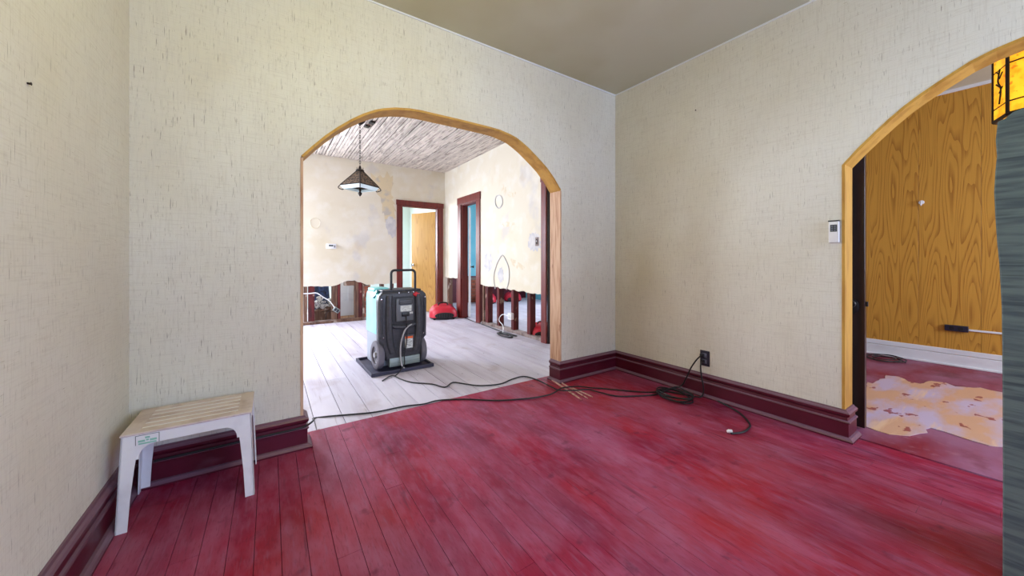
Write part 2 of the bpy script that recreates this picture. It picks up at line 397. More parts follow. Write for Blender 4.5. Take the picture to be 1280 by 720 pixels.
# left wall with an added window, unseen behind the camera
struct('wall_left', MB().box(XL-.12, XL, YR, -1.85, 0, H).box(XL-.12, XL, -.65, YA, 0, H).box(XL-.12, XL, -1.85, -.65, 0, .8).box(XL-.12, XL, -1.85, -.65, 2.2, H), WALLPAPER)
struct('wall_rear', MB().box(XL-.12, .80, YR-.12, YR, 0, HP).box(2.70, XP+.1, YR-.12, YR, 0, .8).box(2.70, 3.6, YR-.12, YR, .8, HP).box(5.0, XP+.1, YR-.12, YR, .8, HP)
       .box(.80, 2.70, YR-.12, YR, 0, .75).box(.80, 2.70, YR-.12, YR, 2.25, HP).box(3.6, 5.0, YR-.12, YR, 2.2, HP), WALLPAPER)
def window(n, a0, a1, z0, z1, axis, t):  # frame and pane; most stand on unseen walls, added as light sources
    mb = MB(); e = .05
    def bx(p0, p1, q0, q1):
        if axis == 'Y': mb.box(p0, p1, t-.03, t+.03, q0, q1)
        else: mb.box(t-.03, t+.03, p0, p1, q0, q1)
    bx(a0, a0+e, z0, z1); bx(a1-e, a1, z0, z1); bx(a0+e, a1-e, z0, z0+e); bx(a0+e, a1-e, z1-e, z1); bx(a0+e, a1-e, (z0+z1)/2-.02, (z0+z1)/2+.02)
    wo = struct('window_%d' % n, mb, WHITETRIM)
    p = MB()
    if axis == 'Y': p.box(a0+e, a1-e, t-.004, t+.004, z0+e, z1-e)
    else: p.box(t-.004, t+.004, a0+e, a1-e, z0+e, z1-e)
    p.build('pane', GLASS, wo)
window(1, .80, 2.70, .75, 2.25, 'Y', YR-.07)
window(2, -1.85, -.65, .8, 2.2, 'X', XL-.07)
window(3, 3.6, 5.0, .8, 2.2, 'Y', YR-.07)
cl = thing('added_ceiling_light', 'added round frosted glass flush light above the view, warming upper walls', 'added light', (.50, .95, H))  # lamp and its bulb are added above the view to warm the upper walls
MB().lathe([(0, -.12), (.08, -.11), (.14, -.07), (.15, -.02), (0, -.02)], 24).build('glass_bowl', OPAL, cl, True); MB().lathe([(0, -.02), (.16, -.02), (.16, 0), (0, 0)], 24).build('base_ring', CHROME, cl, True)
pl = bpy.data.lights.new('added_ceiling_bulb', 'POINT'); pl.energy = 21; pl.color = (1, .90, .16); pl.shadow_soft_size = .15
po = bpy.data.objects.new('added_ceiling_bulb', pl); col.objects.link(po); po.location = (.50, .95, H-.26)
struct('ceiling', MB().box(XL-.12, XB+.05, YR-.12, YA+.05, H, H+.12), CEIL)

struct('trim_12', MB().box(XL, XB, YA-.007, YA, H-.010, H), WHITETRIM)
struct('trim_13', MB().box(XB-.007, XB, YR, YA-.007, H-.010, H), WHITETRIM)
struct('trim_14', MB().box(XL, XL+.007, YR, YA-.007, H-.010, H), WHITETRIM)
# baseboards: swept mouldings, mitred --------------------------------------
def sweep(path, prof):
    """path in plan, room on the right-hand side; prof (offset, z)"""
    bm = bmesh.new(); n = len(path); rings = []
    P = [Vector(p) for p in path]
    for i in range(n):
        ns = []
        if i > 0: d = (P[i]-P[i-1]).normalized(); ns.append(Vector((d.y, -d.x)))
        if i < n-1: d = (P[i+1]-P[i]).normalized(); ns.append(Vector((d.y, -d.x)))
        if len(ns) == 2:
            m = (ns[0]+ns[1]); m = m/(1+ns[0].dot(ns[1]))
        else: m = ns[0]
        rings.append([bm.verts.new((P[i].x+m.x*o, P[i].y+m.y*o, z)) for o, z in prof])
    k = len(prof)
    for A, B in zip(rings, rings[1:]):
        for j in range(k): bm.faces.new((A[j], A[(j+1) % k], B[(j+1) % k], B[j]))
    bm.faces.new(rings[0]); bm.faces.new(rings[-1][::-1])
    bmesh.ops.recalc_face_normals(bm, faces=bm.faces)
    return MB().add(bm)
PL = [(0, .0), (.020, .0), (.020, .104), (.0, .104)]
CAP = [(0, .104), (.024, .104), (.027, .109), (.024, .115), (.015, .118), (.013, .134), (.018, .140), (.025, .148), (.026, .160), (.020, .167), (.012, .171), (.008, .178), (0, .178)]
SHOE = [(.020, 0), (.044, 0), (.044, .008), (.038, .016), (.030, .022), (.020, .024)]
def baseboard(name, path, m=MAROON, sc=1.0):
    b = struct(name, sweep(path, PL), m)
    sweep(path, CAP).build('cap_moulding', m, b); sweep(path, SHOE).build('shoe_moulding', m, b)
    return b
baseboard('baseboard_right', [(2.097, YA+TA), (2.097, YA), (XB, YA), (XB, y0B), (XB+TB, y0B)])
baseboard('baseboard_left', [(XL, YR), (XL, YA), (.156, YA), (.156, YA+TA-.02)])
baseboard('baseboard_rear', [(XB, y0B-WB), (XB, YR), (XL, YR)])

# far room ------------------------------------------------------------------
rnd = random.Random(11)
def jag(a, b, z, n, amp, fn=None):
    out = []
    for i in range(n+1):
        t = a+(b-a)*i/n; zz = z+rnd.uniform(-amp, amp)+(fn(t) if fn else 0)
        out.append((t, zz))
    return out
def bowed(x):   # the cut rises over one bay
    return .075*max(0, 1-((x-1.16)/.24)**2)
backline = jag(2.05, .30, .63, 34, .010, bowed)
struct('wall_far_back', MB().prism([(-.3, HF+.05), (XF+.14, HF+.05), (XF+.14, 0), (2.78, 0), (2.78, 2.10), (2.05, 2.10)]+backline+[(.30, 0), (-.3, 0)], YF, YF+.10, 'Y')
       .box(XW, -1.4, YF, YF+.10, 0, HF+.05).box(-1.4, -.3, YF, YF+.10, 0, .8).box(-1.4, -.3, YF, YF+.10, 2.5, HF+.05), PLASTER)
window(5, -1.4, -.3, .8, 2.5, 'Y', YF+.05)
rl = jag(5.40, 3.53, .635, 38, .012, lambda y: (y-4.5)*.02)
rl2 = jag(6.75, 6.02, .72, 12, .012)
struct('wall_far_right', MB().prism([(YA+TA, HF+.05), (YF, HF+.05)]+rl2+[(5.99, .72), (5.99, 2.09), (5.40, 2.09)]+rl+[(3.53, 2.075), (2.66, 2.075), (2.66, 0), (YA+TA, 0)], XF, XF+.12, 'X'), PLASTER)
struct('wall_far_left', MB().box(XW-.12, XW, YA+TA, YB, 0, .7).box(XW-.12, XW, YA+TA, YB, 2.2, HF+.05).box(XW-.12, XW, YA+TA, 4.0, .7, 2.2).box(XW-.12, XW, 5.8, YB, .7, 2.2), PLASTER)
window(4, 4.0, 5.8, .7, 2.2, 'X', XW-.06)
# lath ceiling
cf = struct('ceiling_far', MB().box(XW-.12, XF+.2, YA+TA, YF+.1, HF+.012, HF+.10), LATHBACK)
lw, lp = .037, .0445
def lath_mesh(L):
    v = []
    for z, i in ((0, .002), (.009, 0)):
        v += [(-lw/2+i, 0, z), (lw/2-i, 0, z), (lw/2-i, L, z), (-lw/2+i, L, z)]
    f = [(3, 2, 1, 0), (4, 5, 6, 7)]+[(k, (k+1) % 4, 4+(k+1) % 4, 4+k) for k in range(4)]
    me = bpy.data.meshes.new('lath'); me.from_pydata(v, [], f); me.update(); me.materials.append(LATH); return me
lm = {}
def lath_row(x, emit):
    k = int(round(x/lp)); y = YA+TA+.012+(0 if (k//9) % 2 else -.61)
    while y < YF-.01:
        a = max(y, YA+TA+.012); b = min(y+1.22, YF)
        if b-a > .05: emit(x, a, round(b-a-.004, 2))
        y += 1.22
nl = int((XF-.02)/lp)
lrnd = random.Random(2)
def emit_lath(x, y, L):
    if L not in lm: lm[L] = lath_mesh(L)
    o = link('lath', lm[L], LATH, cf)
    o.location = (x+lrnd.uniform(-.003, .003), y, HF+lrnd.uniform(-.002, .004)); o.rotation_euler = (0, lrnd.uniform(-.06, .06), lrnd.uniform(-.004, .004))
i0 = nl-62
for i in range(i0, nl+1): lath_row(.02+i*lp, emit_lath)
rest = MB()
def emit_rest(x, y, L): rest.box(x-lw/2, x+lw/2, y, y+L, HF, HF+.009)
x = .02+(i0-1)*lp
while x > XW:
    lath_row(x, emit_rest); x -= lp
rest.build('lath_field', LATH, cf, kind='stuff')
# casings
def casing_Y(name, x0, x1, ztop, y, wd=.10, depth=.10, th=.022, zb=0):     # doorway in a wall across Y
    b = struct(name, MB().box(x0-wd, x0, y-th, y, zb, ztop, .003).box(x1, x1+wd, y-th, y, zb, ztop, .003), REDWOOD)
    MB().box(x0-wd-.012, x1+wd+.012, y-th-.004, y, ztop, ztop+wd*1.0, .004).build('head_casing', REDWOOD, b)
    MB().box(x0, x0+.02, y, y+depth, zb, ztop, .002).box(x1-.02, x1, y, y+depth, zb, ztop, .002).box(x0+.02, x1-.02, y, y+depth, ztop-.02, ztop).build('door_jamb', REDWOOD, b)
    return b
def casing_X(name, y0, y1, ztop, x, wd=.10, depth=.12, th=.022):
    b = struct(name, MB().box(x-th, x, y0-wd, y0, 0, ztop, .003).box(x-th, x, y1, y1+wd, 0, ztop, .003), REDWOOD)
    MB().box(x-th-.004, x, y0-wd-.012, y1+wd+.012, ztop, ztop+wd, .004).build('head_casing', REDWOOD, b)
    MB().box(x, x+depth, y0, y0+.02, 0, ztop, .002).box(x, x+depth, y1-.02, y1, 0, ztop, .002).box(x, x+depth, y0+.02, y1-.02, ztop-.02, ztop).build('door_jamb', REDWOOD if name != 'trim_7' else DARKWOOD, b)
    return b
casing_Y('trim_5', 2.05, 2.78, 2.10, YF, wd=.095)
casing_X('trim_6', 5.40, 5.99, 2.085, XF, wd=.13)
casing_X('trim_7', 2.66, 3.53, 2.07, XF, wd=.10)
# oak door ajar into the back room
d1 = bpy.data.objects.new('door_1', None); col.objects.link(d1); d1['kind'] = 'structure'
d1.location = (2.755, YF+.10, .012); d1.rotation_euler = (0, 0, math.radians(-66))
MB().box(-.68, 0, 0, .035, 0, 2.03, .002).build('door_leaf', OAKDOOR, d1)
kn = MB().lathe([(.0, 0), (.026, .002), (.026, .008), (.010, .012), (.010, .035), (.026, .045), (.028, .056), (.018, .066), (0, .068)], 16, T(-.62, 0, .95) @ Matrix.Rotation(math.pi/2, 4, 'X')).build('door_knob', CHROME, d1, True)
# white door standing open in the right-hand doorway
d2 = bpy.data.objects.new('door_2', None); col.objects.link(d2); d2['kind'] = 'structure'
d2.location = (XF+.125, 5.955, .012); d2.rotation_euler = (0, 0, math.radians(62))
MB().box(0, .56, -.035, 0, 0, 2.03, .002).build('door_leaf', WHITETRIM, d2)
MB().box(.56, .568, -.036, .001, 0, 2.03).build('edge_strip', DARKWOOD, d2)
MB().lathe([(.0, 0), (.024, .002), (.024, .008), (.010, .012), (.010, .035), (.026, .045), (.026, .058), (0, .066)], 16, T(.50, -.035, .92) @ Matrix.Rotation(math.pi/2, 4, 'X')).build('door_knob', BLACKPLASTIC, d2, True)

# studs and sole plates of the opened walls
sp = struct('trim_8', MB().box(XF+.01, XF+.11, 3.53, 5.26, 0, .045, .004), SOLE)
def studX(y, wd, m, z1=.70, x0=XF+.012, x1=XF+.105):
    return MB().box(x0, x1, y-wd/2, y+wd/2, .045, z1, .003).build('stud', m, sp)
for y, wd, m in ((5.09, .085, STUD), (4.74, .065, STUD), (4.34, .065, STUD), (3.94, .075, STUD), (5.205, .05, GREYSTUD)): studX(y, wd, m)
sp2 = struct('trim_9', MB().box(.30, 2.0, YF+.005, YF+.10, 0, .05, .004), SOLE)
def studY(x, wd, m, z1=.72): return MB().box(x-wd/2, x+wd/2, YF+.012, YF+.098, .05, z1, .003).build('stud', m, sp2)
for x, wd, m in ((.48, .05, GREYSTUD), (.565, .09, STUD), (.905, .075, GREYSTUD), (.98, .045, STUD), (1.26, .06, GREYSTUD), (1.32, .06, STUD), (1.375, .035, GREYSTUD), (1.70, .06, GREYSTUD), (1.88, .05, STUD)): studY(x, wd, m)
MB().box(.44, .94, YF-.012, YF+.008, .0, .035, .003).box(.94, 1.36, YF-.008, YF+.008, 0, .055, .003).build('lower_batten', GREYSTUD, sp2)
MB().box(1.06, 1.24, YF+.01, YF+.09, .62, .70, .01).build('header_block', GREYSTUD, sp2)
sp3 = struct('trim_10', MB().box(XF+.01, XF+.11, 6.02, 6.75, 0, .045, .004), SOLE)
MB().box(XF+.012, XF+.105, 6.16, 6.24, .045, .76, .003).build('stud', STUD, sp3)
MB().box(XF+.012, XF+.105, 6.60, 6.66, .045, .76, .003).build('stud', GREYSTUD, sp3)

# patches and stains with a shape of their own on the plaster
def blotch(pts, m, parent, name='plaster_patch', th=.0015):
    P = smooth_path([p for p in pts], 6, True)
    ctr = sum(P, Vector())/len(P); br = random.Random(len(pts)*31+int(abs(pts[0][2])*977))
    P = [ctr+(q_-ctr)*(1+br.uniform(-.13, .13)+.10*math.sin(i_*1.9+pts[0][2]*7)) for i_, q_ in enumerate(P)]
    nrm = Vector((-1, 0, 0)) if abs(pts[0][0]-pts[1][0])+abs(pts[0][0]-pts[2][0]) < 1e-6 else Vector((0, -1, 0))
    bm = bmesh.new()
    A = [bm.verts.new(p+nrm*th) for p in P]; B = [bm.verts.new(p-nrm*.002) for p in P]
    bm.faces.new(A)
    n = len(P)
    for i in range(n): bm.faces.new((A[i], A[(i+1) % n], B[(i+1) % n], B[i]))
    bmesh.ops.recalc_face_normals(bm, faces=bm.faces); bmesh.ops.triangulate(bm, faces=[f for f in bm.faces if len(f.verts) > 4])
    return MB().add(bm).build(name, m, parent)
wfb = bpy.data.objects['wall_far_back']; wfr = bpy.data.objects['wall_far_right']
blotch([onY(*p, YF) for p in [(462, 222), (478, 219), (492, 222), (489, 240), (492, 252), (494, 268), (488, 282), (480, 270), (476, 250), (468, 236)]], PATCHY, wfb)
blotch([onY(*p, YF) for p in [(481, 276), (489, 270), (495, 279), (494, 296), (486, 293)]], GREYPATCH, wfb, th=.0025)
blotch([onX(*p, XF) for p in [(660, 302), (663, 293), (669, 291), (674, 294), (676, 306), (670, 314), (663, 312)]], GREYPATCH, wfr)
blotch([onX(*p, XF) for p in [(605, 322), (609, 317), (615, 321), (615, 333), (610, 339), (605, 332)]], GREYPATCH, wfr)
blotch([onX(*p, XF) for p in [(622, 342), (626, 334), (629, 339), (629, 350), (625, 353)]], GREYPATCH, wfr)
blotch([onX(*p, XF) for p in [(627, 233), (630, 230), (633, 238), (631, 245), (628, 242)]], TANSTAIN, wfr)
blotch([onX(*p, XF) for p in [(635, 242), (640, 239), (645, 241), (642, 246), (637, 246)]], TANSTAIN, wfr)
blotch([onX(*p, XF) for p in [(628, 279), (636, 277), (644, 279), (638, 283), (630, 283)]], TANSTAIN, wfr)
blotch([onX(*p, XF) for p in [(638, 323), (648, 328), (656, 334), (650, 337), (640, 331)]], TANSTAIN, wfr)
def ring(pts, r, m, name, label, cat, n=6):
    o = MB().tube(smooth_path(pts, 6, True), r, n, closed=True).build(name, m, None, True); return tag(o, label, cat)
c0 = onY(394, 279, YF-.003)
ring([c0+Vector((.075*math.cos(a)*(1+.08*math.sin(3*a)), 0, .085*math.sin(a))) for a in [k*math.pi/5 for k in range(10)]], .006, TANSTAIN, 'glue_ring', 'tan ring of old adhesive on the stained back plaster', 'adhesive mark')
ring([onX(*p, XF-.006) for p in [(619, 250), (621, 245), (626, 245), (628, 251), (627, 257), (623, 260), (620, 257)]], .009, GREYPATCH, 'wire_ring', 'small grey wire ring stuck high on the patchy plaster', 'wire')
lp_ = smooth_path([onX(*p, XF-.008) for p in [(619, 361), (617, 347), (620, 333), (624, 324), (628, 319), (632, 325), (636, 336), (636, 350), (633, 362)]], 6)
tag(MB().tube(lp_, .007, 6).build('hanging_cable', GREYPATCH, None, True), 'teardrop loop of grey cable hanging down the plaster above studs', 'cable')

# ---------------------------------------------------------------- rooms seen through the openings
# room beyond the studs (east)
def east_wall_box(mb, *a): return mb.box(*a)
struct('wall_east_back', MB().box(XF+.12, XE+.1, YN, YN+.1, .66, HF), BLUEWALL)
wn = struct('wall_east_wainscot', MB().box(XF+.4, XE+.1, YN+.005, YN+.09, 0, .66), MAROON)
struct('wall_east_right', MB().box(XE, XE+.1, 2.6, 4.6, 0, HF).box(XE, XE+.1, 6.6, YN, 0, HF).box(XE, XE+.1, 4.6, 6.6, 0, .7).box(XE, XE+.1, 4.6, 6.6, 2.2, HF), BLUEWALL)
window(6, 4.6, 6.6, .7, 2.2, 'X', XE+.05)
struct('wall_east_near', MB().box(XF+.12, XE+.1, 2.42, 2.60, 0, HF), PLASTER)
struct('ceiling_east', MB().box(XF+.12, XE+.1, 2.42, YN+.1, HF, HF+.1), CEIL)
struct('wall_back_partition', MB().box(XF+.02, XF+.12, YF+.10, YB, 0, HF), PALEBLUE)
struct('wall_back_far', MB().box(XW, .2, YB, YB+.1, 0, HF).box(1.7, XF+.1, YB, YB+.1, 0, HF).box(.2, 1.7, YB, YB+.1, 0, .9).box(.2, 1.7, YB, YB+.1, 2.3, HF), PALEBLUE)
window(7, .2, 1.7, .9, 2.3, 'Y', YB+.05)
struct('ceiling_back', MB().box(XW, XF+.1, YF+.10, YB+.1, HF, HF+.1), CEIL)
def bricks(parent, x0, x1, y0, y1, z0, z1, bl=.2, bh=.062, j=.01):
    """a stack of bricks, one object per brick; shares mesh data"""
    cache = {}; r = 0; z = z0
    while z+bh <= z1+.001:
        x = x0-(bl/2 if r % 2 else 0)
        while x < x1-.005:
            a = max(x, x0); b = min(x+bl, x1)
            if b-a > .02:
                k = round(b-a, 3)
                if k not in cache:
                    m_ = MB().box(-k/2, k/2, y0, y1, 0, bh, .004, 1); me = bpy.data.meshes.new('brick'); m_.bm.to_mesh(me); m_.bm.free(); me.materials.append(BRICK); cache[k] = me
                o = link('brick', cache[k], BRICK, parent); o.location = ((a+b)/2, random.uniform(-.004, .004), z)
            x += bl+j
        z += bh+j; r += 1
ch = thing('brick_chimney', 'old brick chimney base standing before the blue wall', 'chimney', (0, 0, 0))
cx = onY(591, 360, YN-.14).x
MB().box(cx-.12, cx+.12, YN-.125, YN-.005, 0, .62).build('mortar_core', MORTAR, ch)
bricks(ch, cx-.13, cx+.13, YN-.14, YN-.002, .0, .63)
bc = thing('brick_pier', 'narrow brick pier inside the opened wall beside white panel door', 'brick pier', (0, 0, 0))
MB().box(1.40, 1.475, YF+.02, YF+.11, 0, .64).build('mortar_core', MORTAR, bc)
bricks(bc, 1.392, 1.482, YF+.012, YF+.12, .05, .66, bl=.11, bh=.058, j=.012)
# white panel door leaning in the back room, seen through the opened wall
pd = thing('panel_door', 'white panelled cabinet door standing behind the cut plaster', 'door', (1.27, YF+.32, 0), math.radians(2))
MB().box(-.24, .24, 0, .03, .06, .98, .003).build('door_slab', WHITETRIM, pd)
MB().box(-.10, .13, -.012, 0, .32, .60, .004).build('raised_panel', WHITETRIM, pd)
MB().box(-.10, .13, -.012, 0, .66, .92, .004).build('raised_panel', WHITETRIM, pd)
MB().box(-.29, -.24, -.01, .04, 0, .98, .003).box(.24, .29, -.01, .04, 0, .98, .003).box(-.24, .24, -.01, .04, 0, .06, .003).build('door_frame', PALEWOOD, pd)
# rubble, plank and cloth behind the first bay
rr = random.Random(4)
mb = MB()
for k in range(46):
    x = .60+rr.random()*.36; h = max(0, .33-abs(x-.74)*.9)*rr.random()
    mb.box(-.03, .03, -.02, .02, -.015, .015, .004, 1, T(x, YF+.24+rr.random()*.18, .25+h*.55) @ Matrix.Rotation(rr.random()*6, 4, (rr.random()-.5, rr.random()-.5, rr.random()+.1)) @ Matrix.Scale(.5+rr.random(), 4))
o = mb.build('plaster_rubble', RUBBLE, None, kind='stuff'); tag(o, 'heap of broken plaster lumps behind the opened back wall', 'rubble')
o = MB().box(-.19, .15, -.10, .10, -.02, .02, .004, 1, T(.80, YF+.36, .205) @ Matrix.Rotation(math.radians(-14), 4, 'Y')).box(-.16, .12, .06, .10, -.21, -.02, .002, 1, T(.80, YF+.36, .205)).box(-.16, .12, -.10, -.06, -.20, -.04, .002, 1, T(.80, YF+.36, .205)).build('plank_shelf', GREYSTUD)
tag(o, 'tilted brown plank shelf under the plaster rubble', 'plank')
bar = MB()
for k, (x, zt) in enumerate(((.68, .60), (.745, .61), (.80, .59), (.86, .60))):
    bar.tube(smooth_path([(x, YF+.56, .0), (x+.01, YF+.55, .3), (x-.008, YF+.56, zt)], 4), .034, 10)
o = bar.build('stacked_blue_cloth_roll', DENIM, None, True); tag(o, 'dark blue rolled cloth standing behind the rubble heap', 'cloth roll')
# junction box dangling on its wire, white pipe
o = thing('junction_box', 'metal junction box dangling askew from a stud', 'junction box', tuple(onY(420.5, 387.5, YF-.04)), 0)
bxm = Matrix.Rotation(math.radians(38), 4, 'Y')
MB().box(-.052, .052, -.03, .03, -.036, .036, .004, 1, bxm).build('box_shell', ALU, o)
MB().box(-.038, -.004, -.033, -.028, -.024, .024, .002, 1, bxm).box(.004, .038, -.033, -.028, -.024, .024, .002, 1, bxm).build('socket_face', OUTLETDARK, o)
tag(MB().tube(smooth_path([onY(379, 367.2, YF-.03), onY(388, 366.8, YF-.03), onY(396, 366.5, YF-.03), onY(404, 371.5, YF-.03), onY(412, 376.5, YF-.03), onY(418.5, 385.0, YF-.04)], 5), .009, 8).build('white_conduit', WHITETRIM, None, True), 'white conduit crossing the opened bay to the dangling junction box', 'conduit')
tag(MB().tube(smooth_path([onY(418, 390, YF-.04), onY(411, 389, YF-.02), onY(408, 393, YF-.02), onY(406.5, 399, YF-.02)], 5), .005, 6).build('thin_black_wire', BLACKRUBBER, None, True), 'thin black wire trailing from the dangling junction box', 'wire')
tag(MB().box(2.10, 2.15, 8.6, 8.64, .45, .92, .004).box(2.10, 2.15, 8.55, 8.68, 0, .03, .004).box(2.115, 2.135, 8.61, 8.63, .03, .45).build('louvred_stand', BLACKPLASTIC), 'narrow dark louvred stand in the pale back room', 'stand')

# ---------------------------------------------------------------- side room
ws = struct('wall_panelled', MB().box(XP+.008, XP+.1, YR-.1, 2.4, 0, HP), PANEL)
pw = .405; y = 1.15+pw
pmesh = MB().box(-.008, .004, -pw+.0008, -.0008, .16, HP-.02, .0012, 1); pme = bpy.data.meshes.new('panel'); pmesh.bm.to_mesh(pme); pmesh.bm.free(); pme.materials.append(PANEL)
yy = 2.36; k = 0
while yy > YR:
    o = link('panel', pme, PANEL, ws); o.location = (XP, yy, (0, -.0, .0)[k % 3]); yy -= pw; k += 1
    
struct('ceiling_side', MB().box(XB+TB-.02, XP+.1, YR-.1, 2.4, HP, HP+.1), CEIL)
struct('trim_11', MB().box(XP-.02, XP, YR, 2.36, HP-.03, HP), WHITETRIM)
bp = struct('baseboard_panelled', MB().box(XP-.026, XP-.008, YR, 2.36, 0, .115, .003), WHITETRIM)
MB().box(XP-.02, XP-.008, YR, 2.36, .118, .168, .005).build('cap_moulding', WHITETRIM, bp)
MB().box(XP-.04, XP-.026, YR, 2.36, 0, .02, .004).build('shoe_moulding', WHITETRIM, bp)
struct('wall_side_back', MB().box(XB+TB, XP+.1, 2.30, 2.42, 0, HP), PLASTER)
# dark door folded back behind the arch
d3 = bpy.data.objects.new('door_3', None); col.objects.link(d3); d3['kind'] = 'structure'; d3.location = (3.07, .622, .012)
leaf = MB().box(0, .04, 0, .76, 0, 2.05, .003).build('door_leaf', DARKWOOD, d3)
for z0, z1 in ((.2, .75), (.95, 1.85)): MB().box(-.006, 0, .14, .62, z0, z1, .004).build('raised_panel', DARKWOOD, leaf)
kp = MB().lathe([(0, 0), (.030, .001), (.030, .004), (.024, .007), (0, .007)], 20, T(0, .055, .755) @ Matrix.Rotation(-math.pi/2, 4, 'Y') @ Matrix.Scale(1.6, 4, (1, 0, 0))).build('escutcheon', BLACKPLASTIC, d3, True)
MB().lathe([(0, 0), (.010, 0), (.010, .022), (.020, .028), (.025, .036), (.022, .046), (0, .050)], 16, T(-.006, .055, .775) @ Matrix.Rotation(-math.pi/2, 4, 'Y')).build('door_knob', BLACKPLASTIC, d3, True)
MB().box(.012, .028, -.012, 0, .76, .79, .002).build('latch_bolt', BLACKPLASTIC, d3)
# ragged sheet of underlay left on the side-room floor
def ragged(pts, sub, amp, seed):
    r = random.Random(seed); out = []
    n = len(pts)
    for i in range(n):
        a = Vector(pts[i]); b = Vector(pts[(i+1) % n]); L = (b-a).length; k = max(1, int(L/sub))
        nr = Vector((-(b-a).y, (b-a).x)).normalized()
        for j in range(k): out.append(tuple(a+(b-a)*(j/k)+nr*r.uniform(-amp, amp)))
    return out
lo = [onZ(*p) for p in [(1084, 478), (1092, 480), (1100, 476), (1108, 470), (1122, 471), (1136, 477), (1150, 480), (1164, 476), (1184, 479), (1196, 484), (1225, 485), (1253, 491)]]
lo += [Vector((lo[-1].x, -.9, 0)), Vector((3.45, -.9, 0))]
lo += [onZ(*p) for p in [(1254, 560), (1236, 558), (1212, 551), (1200, 546), (1180, 539), (1166, 536), (1150, 542), (1138, 546), (1112, 543), (1083, 534), (1072, 520)]]
P2 = ragged([(p.x, p.y) for p in lo], .05, .014, 5)
o = MB().prism(P2, 0.0, .003, 'Z').build('underlay_sheet', LINO); tag(o, 'ragged patch of peeling tan underlay on the side room floor', 'floor covering')
ho = thing('surface_outlet', 'black double outlet box on the oak panelling', 'outlet', (XP-.008, .495, .381))
MB().box(-.035, 0, -.085, .065, -.028, .030, .005).build('outlet_box', OUTLETDARK, ho)
MB().box(-.037, -.034, -.055, -.020, -.016, .018, .002).build('socket_face', BLACKPLASTIC, ho); MB().box(-.037, -.034, .002, .037, -.016, .018, .002).build('socket_face', BLACKPLASTIC, ho)
tag(MB().box(XP-.022, XP-.008, -1.2, .41, .366, .384, .003).build('surface_conduit', WHITETRIM), 'thin white conduit running along oak panelling from black outlet', 'conduit')
hk = thing('coat_hook', 'small white hook high on the oak panelling', 'hook', (XP-.008, .719, 1.672))
MB().lathe([(0, 0), (.022, 0), (.020, .006), (0, .008)], 14, Matrix.Rotation(-math.pi/2, 4, 'Y')).build('hook_plate', WHITETRIM, hk, True)
MB().tube(smooth_path([(-.004, 0, .01), (-.03, 0, .006), (-.04, 0, -.018), (-.028, 0, -.034), (-.018, 0, -.022)], 4), .006, 8).build('hook_arm', WHITETRIM, hk, True)
cc = []
for k in range(40):
    a = k*.62; cc.append(onZ(1106, 449.5)+Vector((.16*math.cos(a)*(1-.3*math.sin(a*.31)), .12*math.sin(a)*(1-.3*math.cos(a*.27)), .006+.0006*k)))
cc.append(onZ(1132, 454)+Vector((0, 0, .006)))
tag(MB().tube(smooth_path(cc, 3), .005, 6).build('loose_cord', BLACKRUBBER, None, True), 'tangle of thin black cord beside the white baseboard', 'cord')
# stained-glass lantern
lan = thing('stained_glass_lantern', 'lit amber stained glass hanging lantern with dark lead bars', 'lantern', (3.90, -.05, 1.958), math.radians(42))
NS = 8; Rl = .23; HL = .42
def octv(k, r=Rl): a = 2*math.pi*k/NS; return Vector((r*math.cos(a), r*math.sin(a), 0))
for k in range(NS):
    a, b = octv(k), octv(k+1)
    d = (b-a).normalized(); nr = Vector((d.y, -d.x, 0))
    for z0, z1 in ((.012, .072), (.082, .305), (.315, .41)):
        bm = bmesh.new(); e = .008
        q = [a+d*e, b-d*e]
        vs = [bm.verts.new(v+Vector((0, 0, z))+nr*o_) for o_ in (0, .004) for v, z in ((q[0], z0), (q[1], z0), (q[1], z1), (q[0], z1))]
        bm.faces.new(vs[:4]); bm.faces.new(vs[4:][::-1])
        for i in range(4): bm.faces.new((vs[i], vs[(i+1) % 4], vs[4+(i+1) % 4], vs[4+i]))
        bmesh.ops.recalc_face_normals(bm, faces=bm.faces)
        MB().add(bm).build('glass_pane', AMBER, lan)
    MB().tube([a, a+Vector((0, 0, HL))], .011, 6).build('corner_bar', LEAD, lan)
    for z in (0, .077, .31, HL): MB().tube([a+Vector((0, 0, z)), b+Vector((0, 0, z))], .005 if 0 < z < HL else .012, 6).build('cross_bar', LEAD, lan)
    if k % 2 == 1:   # cast twig ornament on every other side
        mid = (a+b)/2+nr*.006
        tw = MB().tube(smooth_path([mid+Vector((0, 0, .09)), mid+d*.02+Vector((0, 0, .18)), mid-d*.015+Vector((0, 0, .24)), mid+d*.01+Vector((0, 0, .31))], 4), .005, 5)
        for t_, s_ in ((.16, 1), (.20, -1), (.25, 1), (.28, -1)): tw.tube([mid+Vector((0, 0, t_)), mid+d*.04*s_+Vector((0, 0, t_+.03))], .004, 5)
        tw.build('twig_ornament', LEAD, lan)
MB().lathe([(Rl, HL), (.09, HL+.09), (.03, HL+.11), (0, HL+.11)], NS).build('lantern_roof', LEAD, lan)
MB().tube([(0, 0, HL+.10), (0, 0, HP-1.958)], .008, 8).build('hanging_rod', LEAD, lan)
MB().lathe([(0, .1), (.03, .11), (.045, .16), (.04, .21), (.02, .25), (.018, .30), (0, .30)], 16, T(-.0, .0, .02)).build('bulb', BULB, lan, True)
pl = bpy.data.lights.new('lantern_bulb', 'POINT'); pl.energy = 14; pl.color = (1, .72, .32); pl.shadow_soft_size = .05
po = bpy.data.objects.new('lantern_bulb', pl); col.objects.link(po); po.location = (3.90, -.05, 1.958+.20)

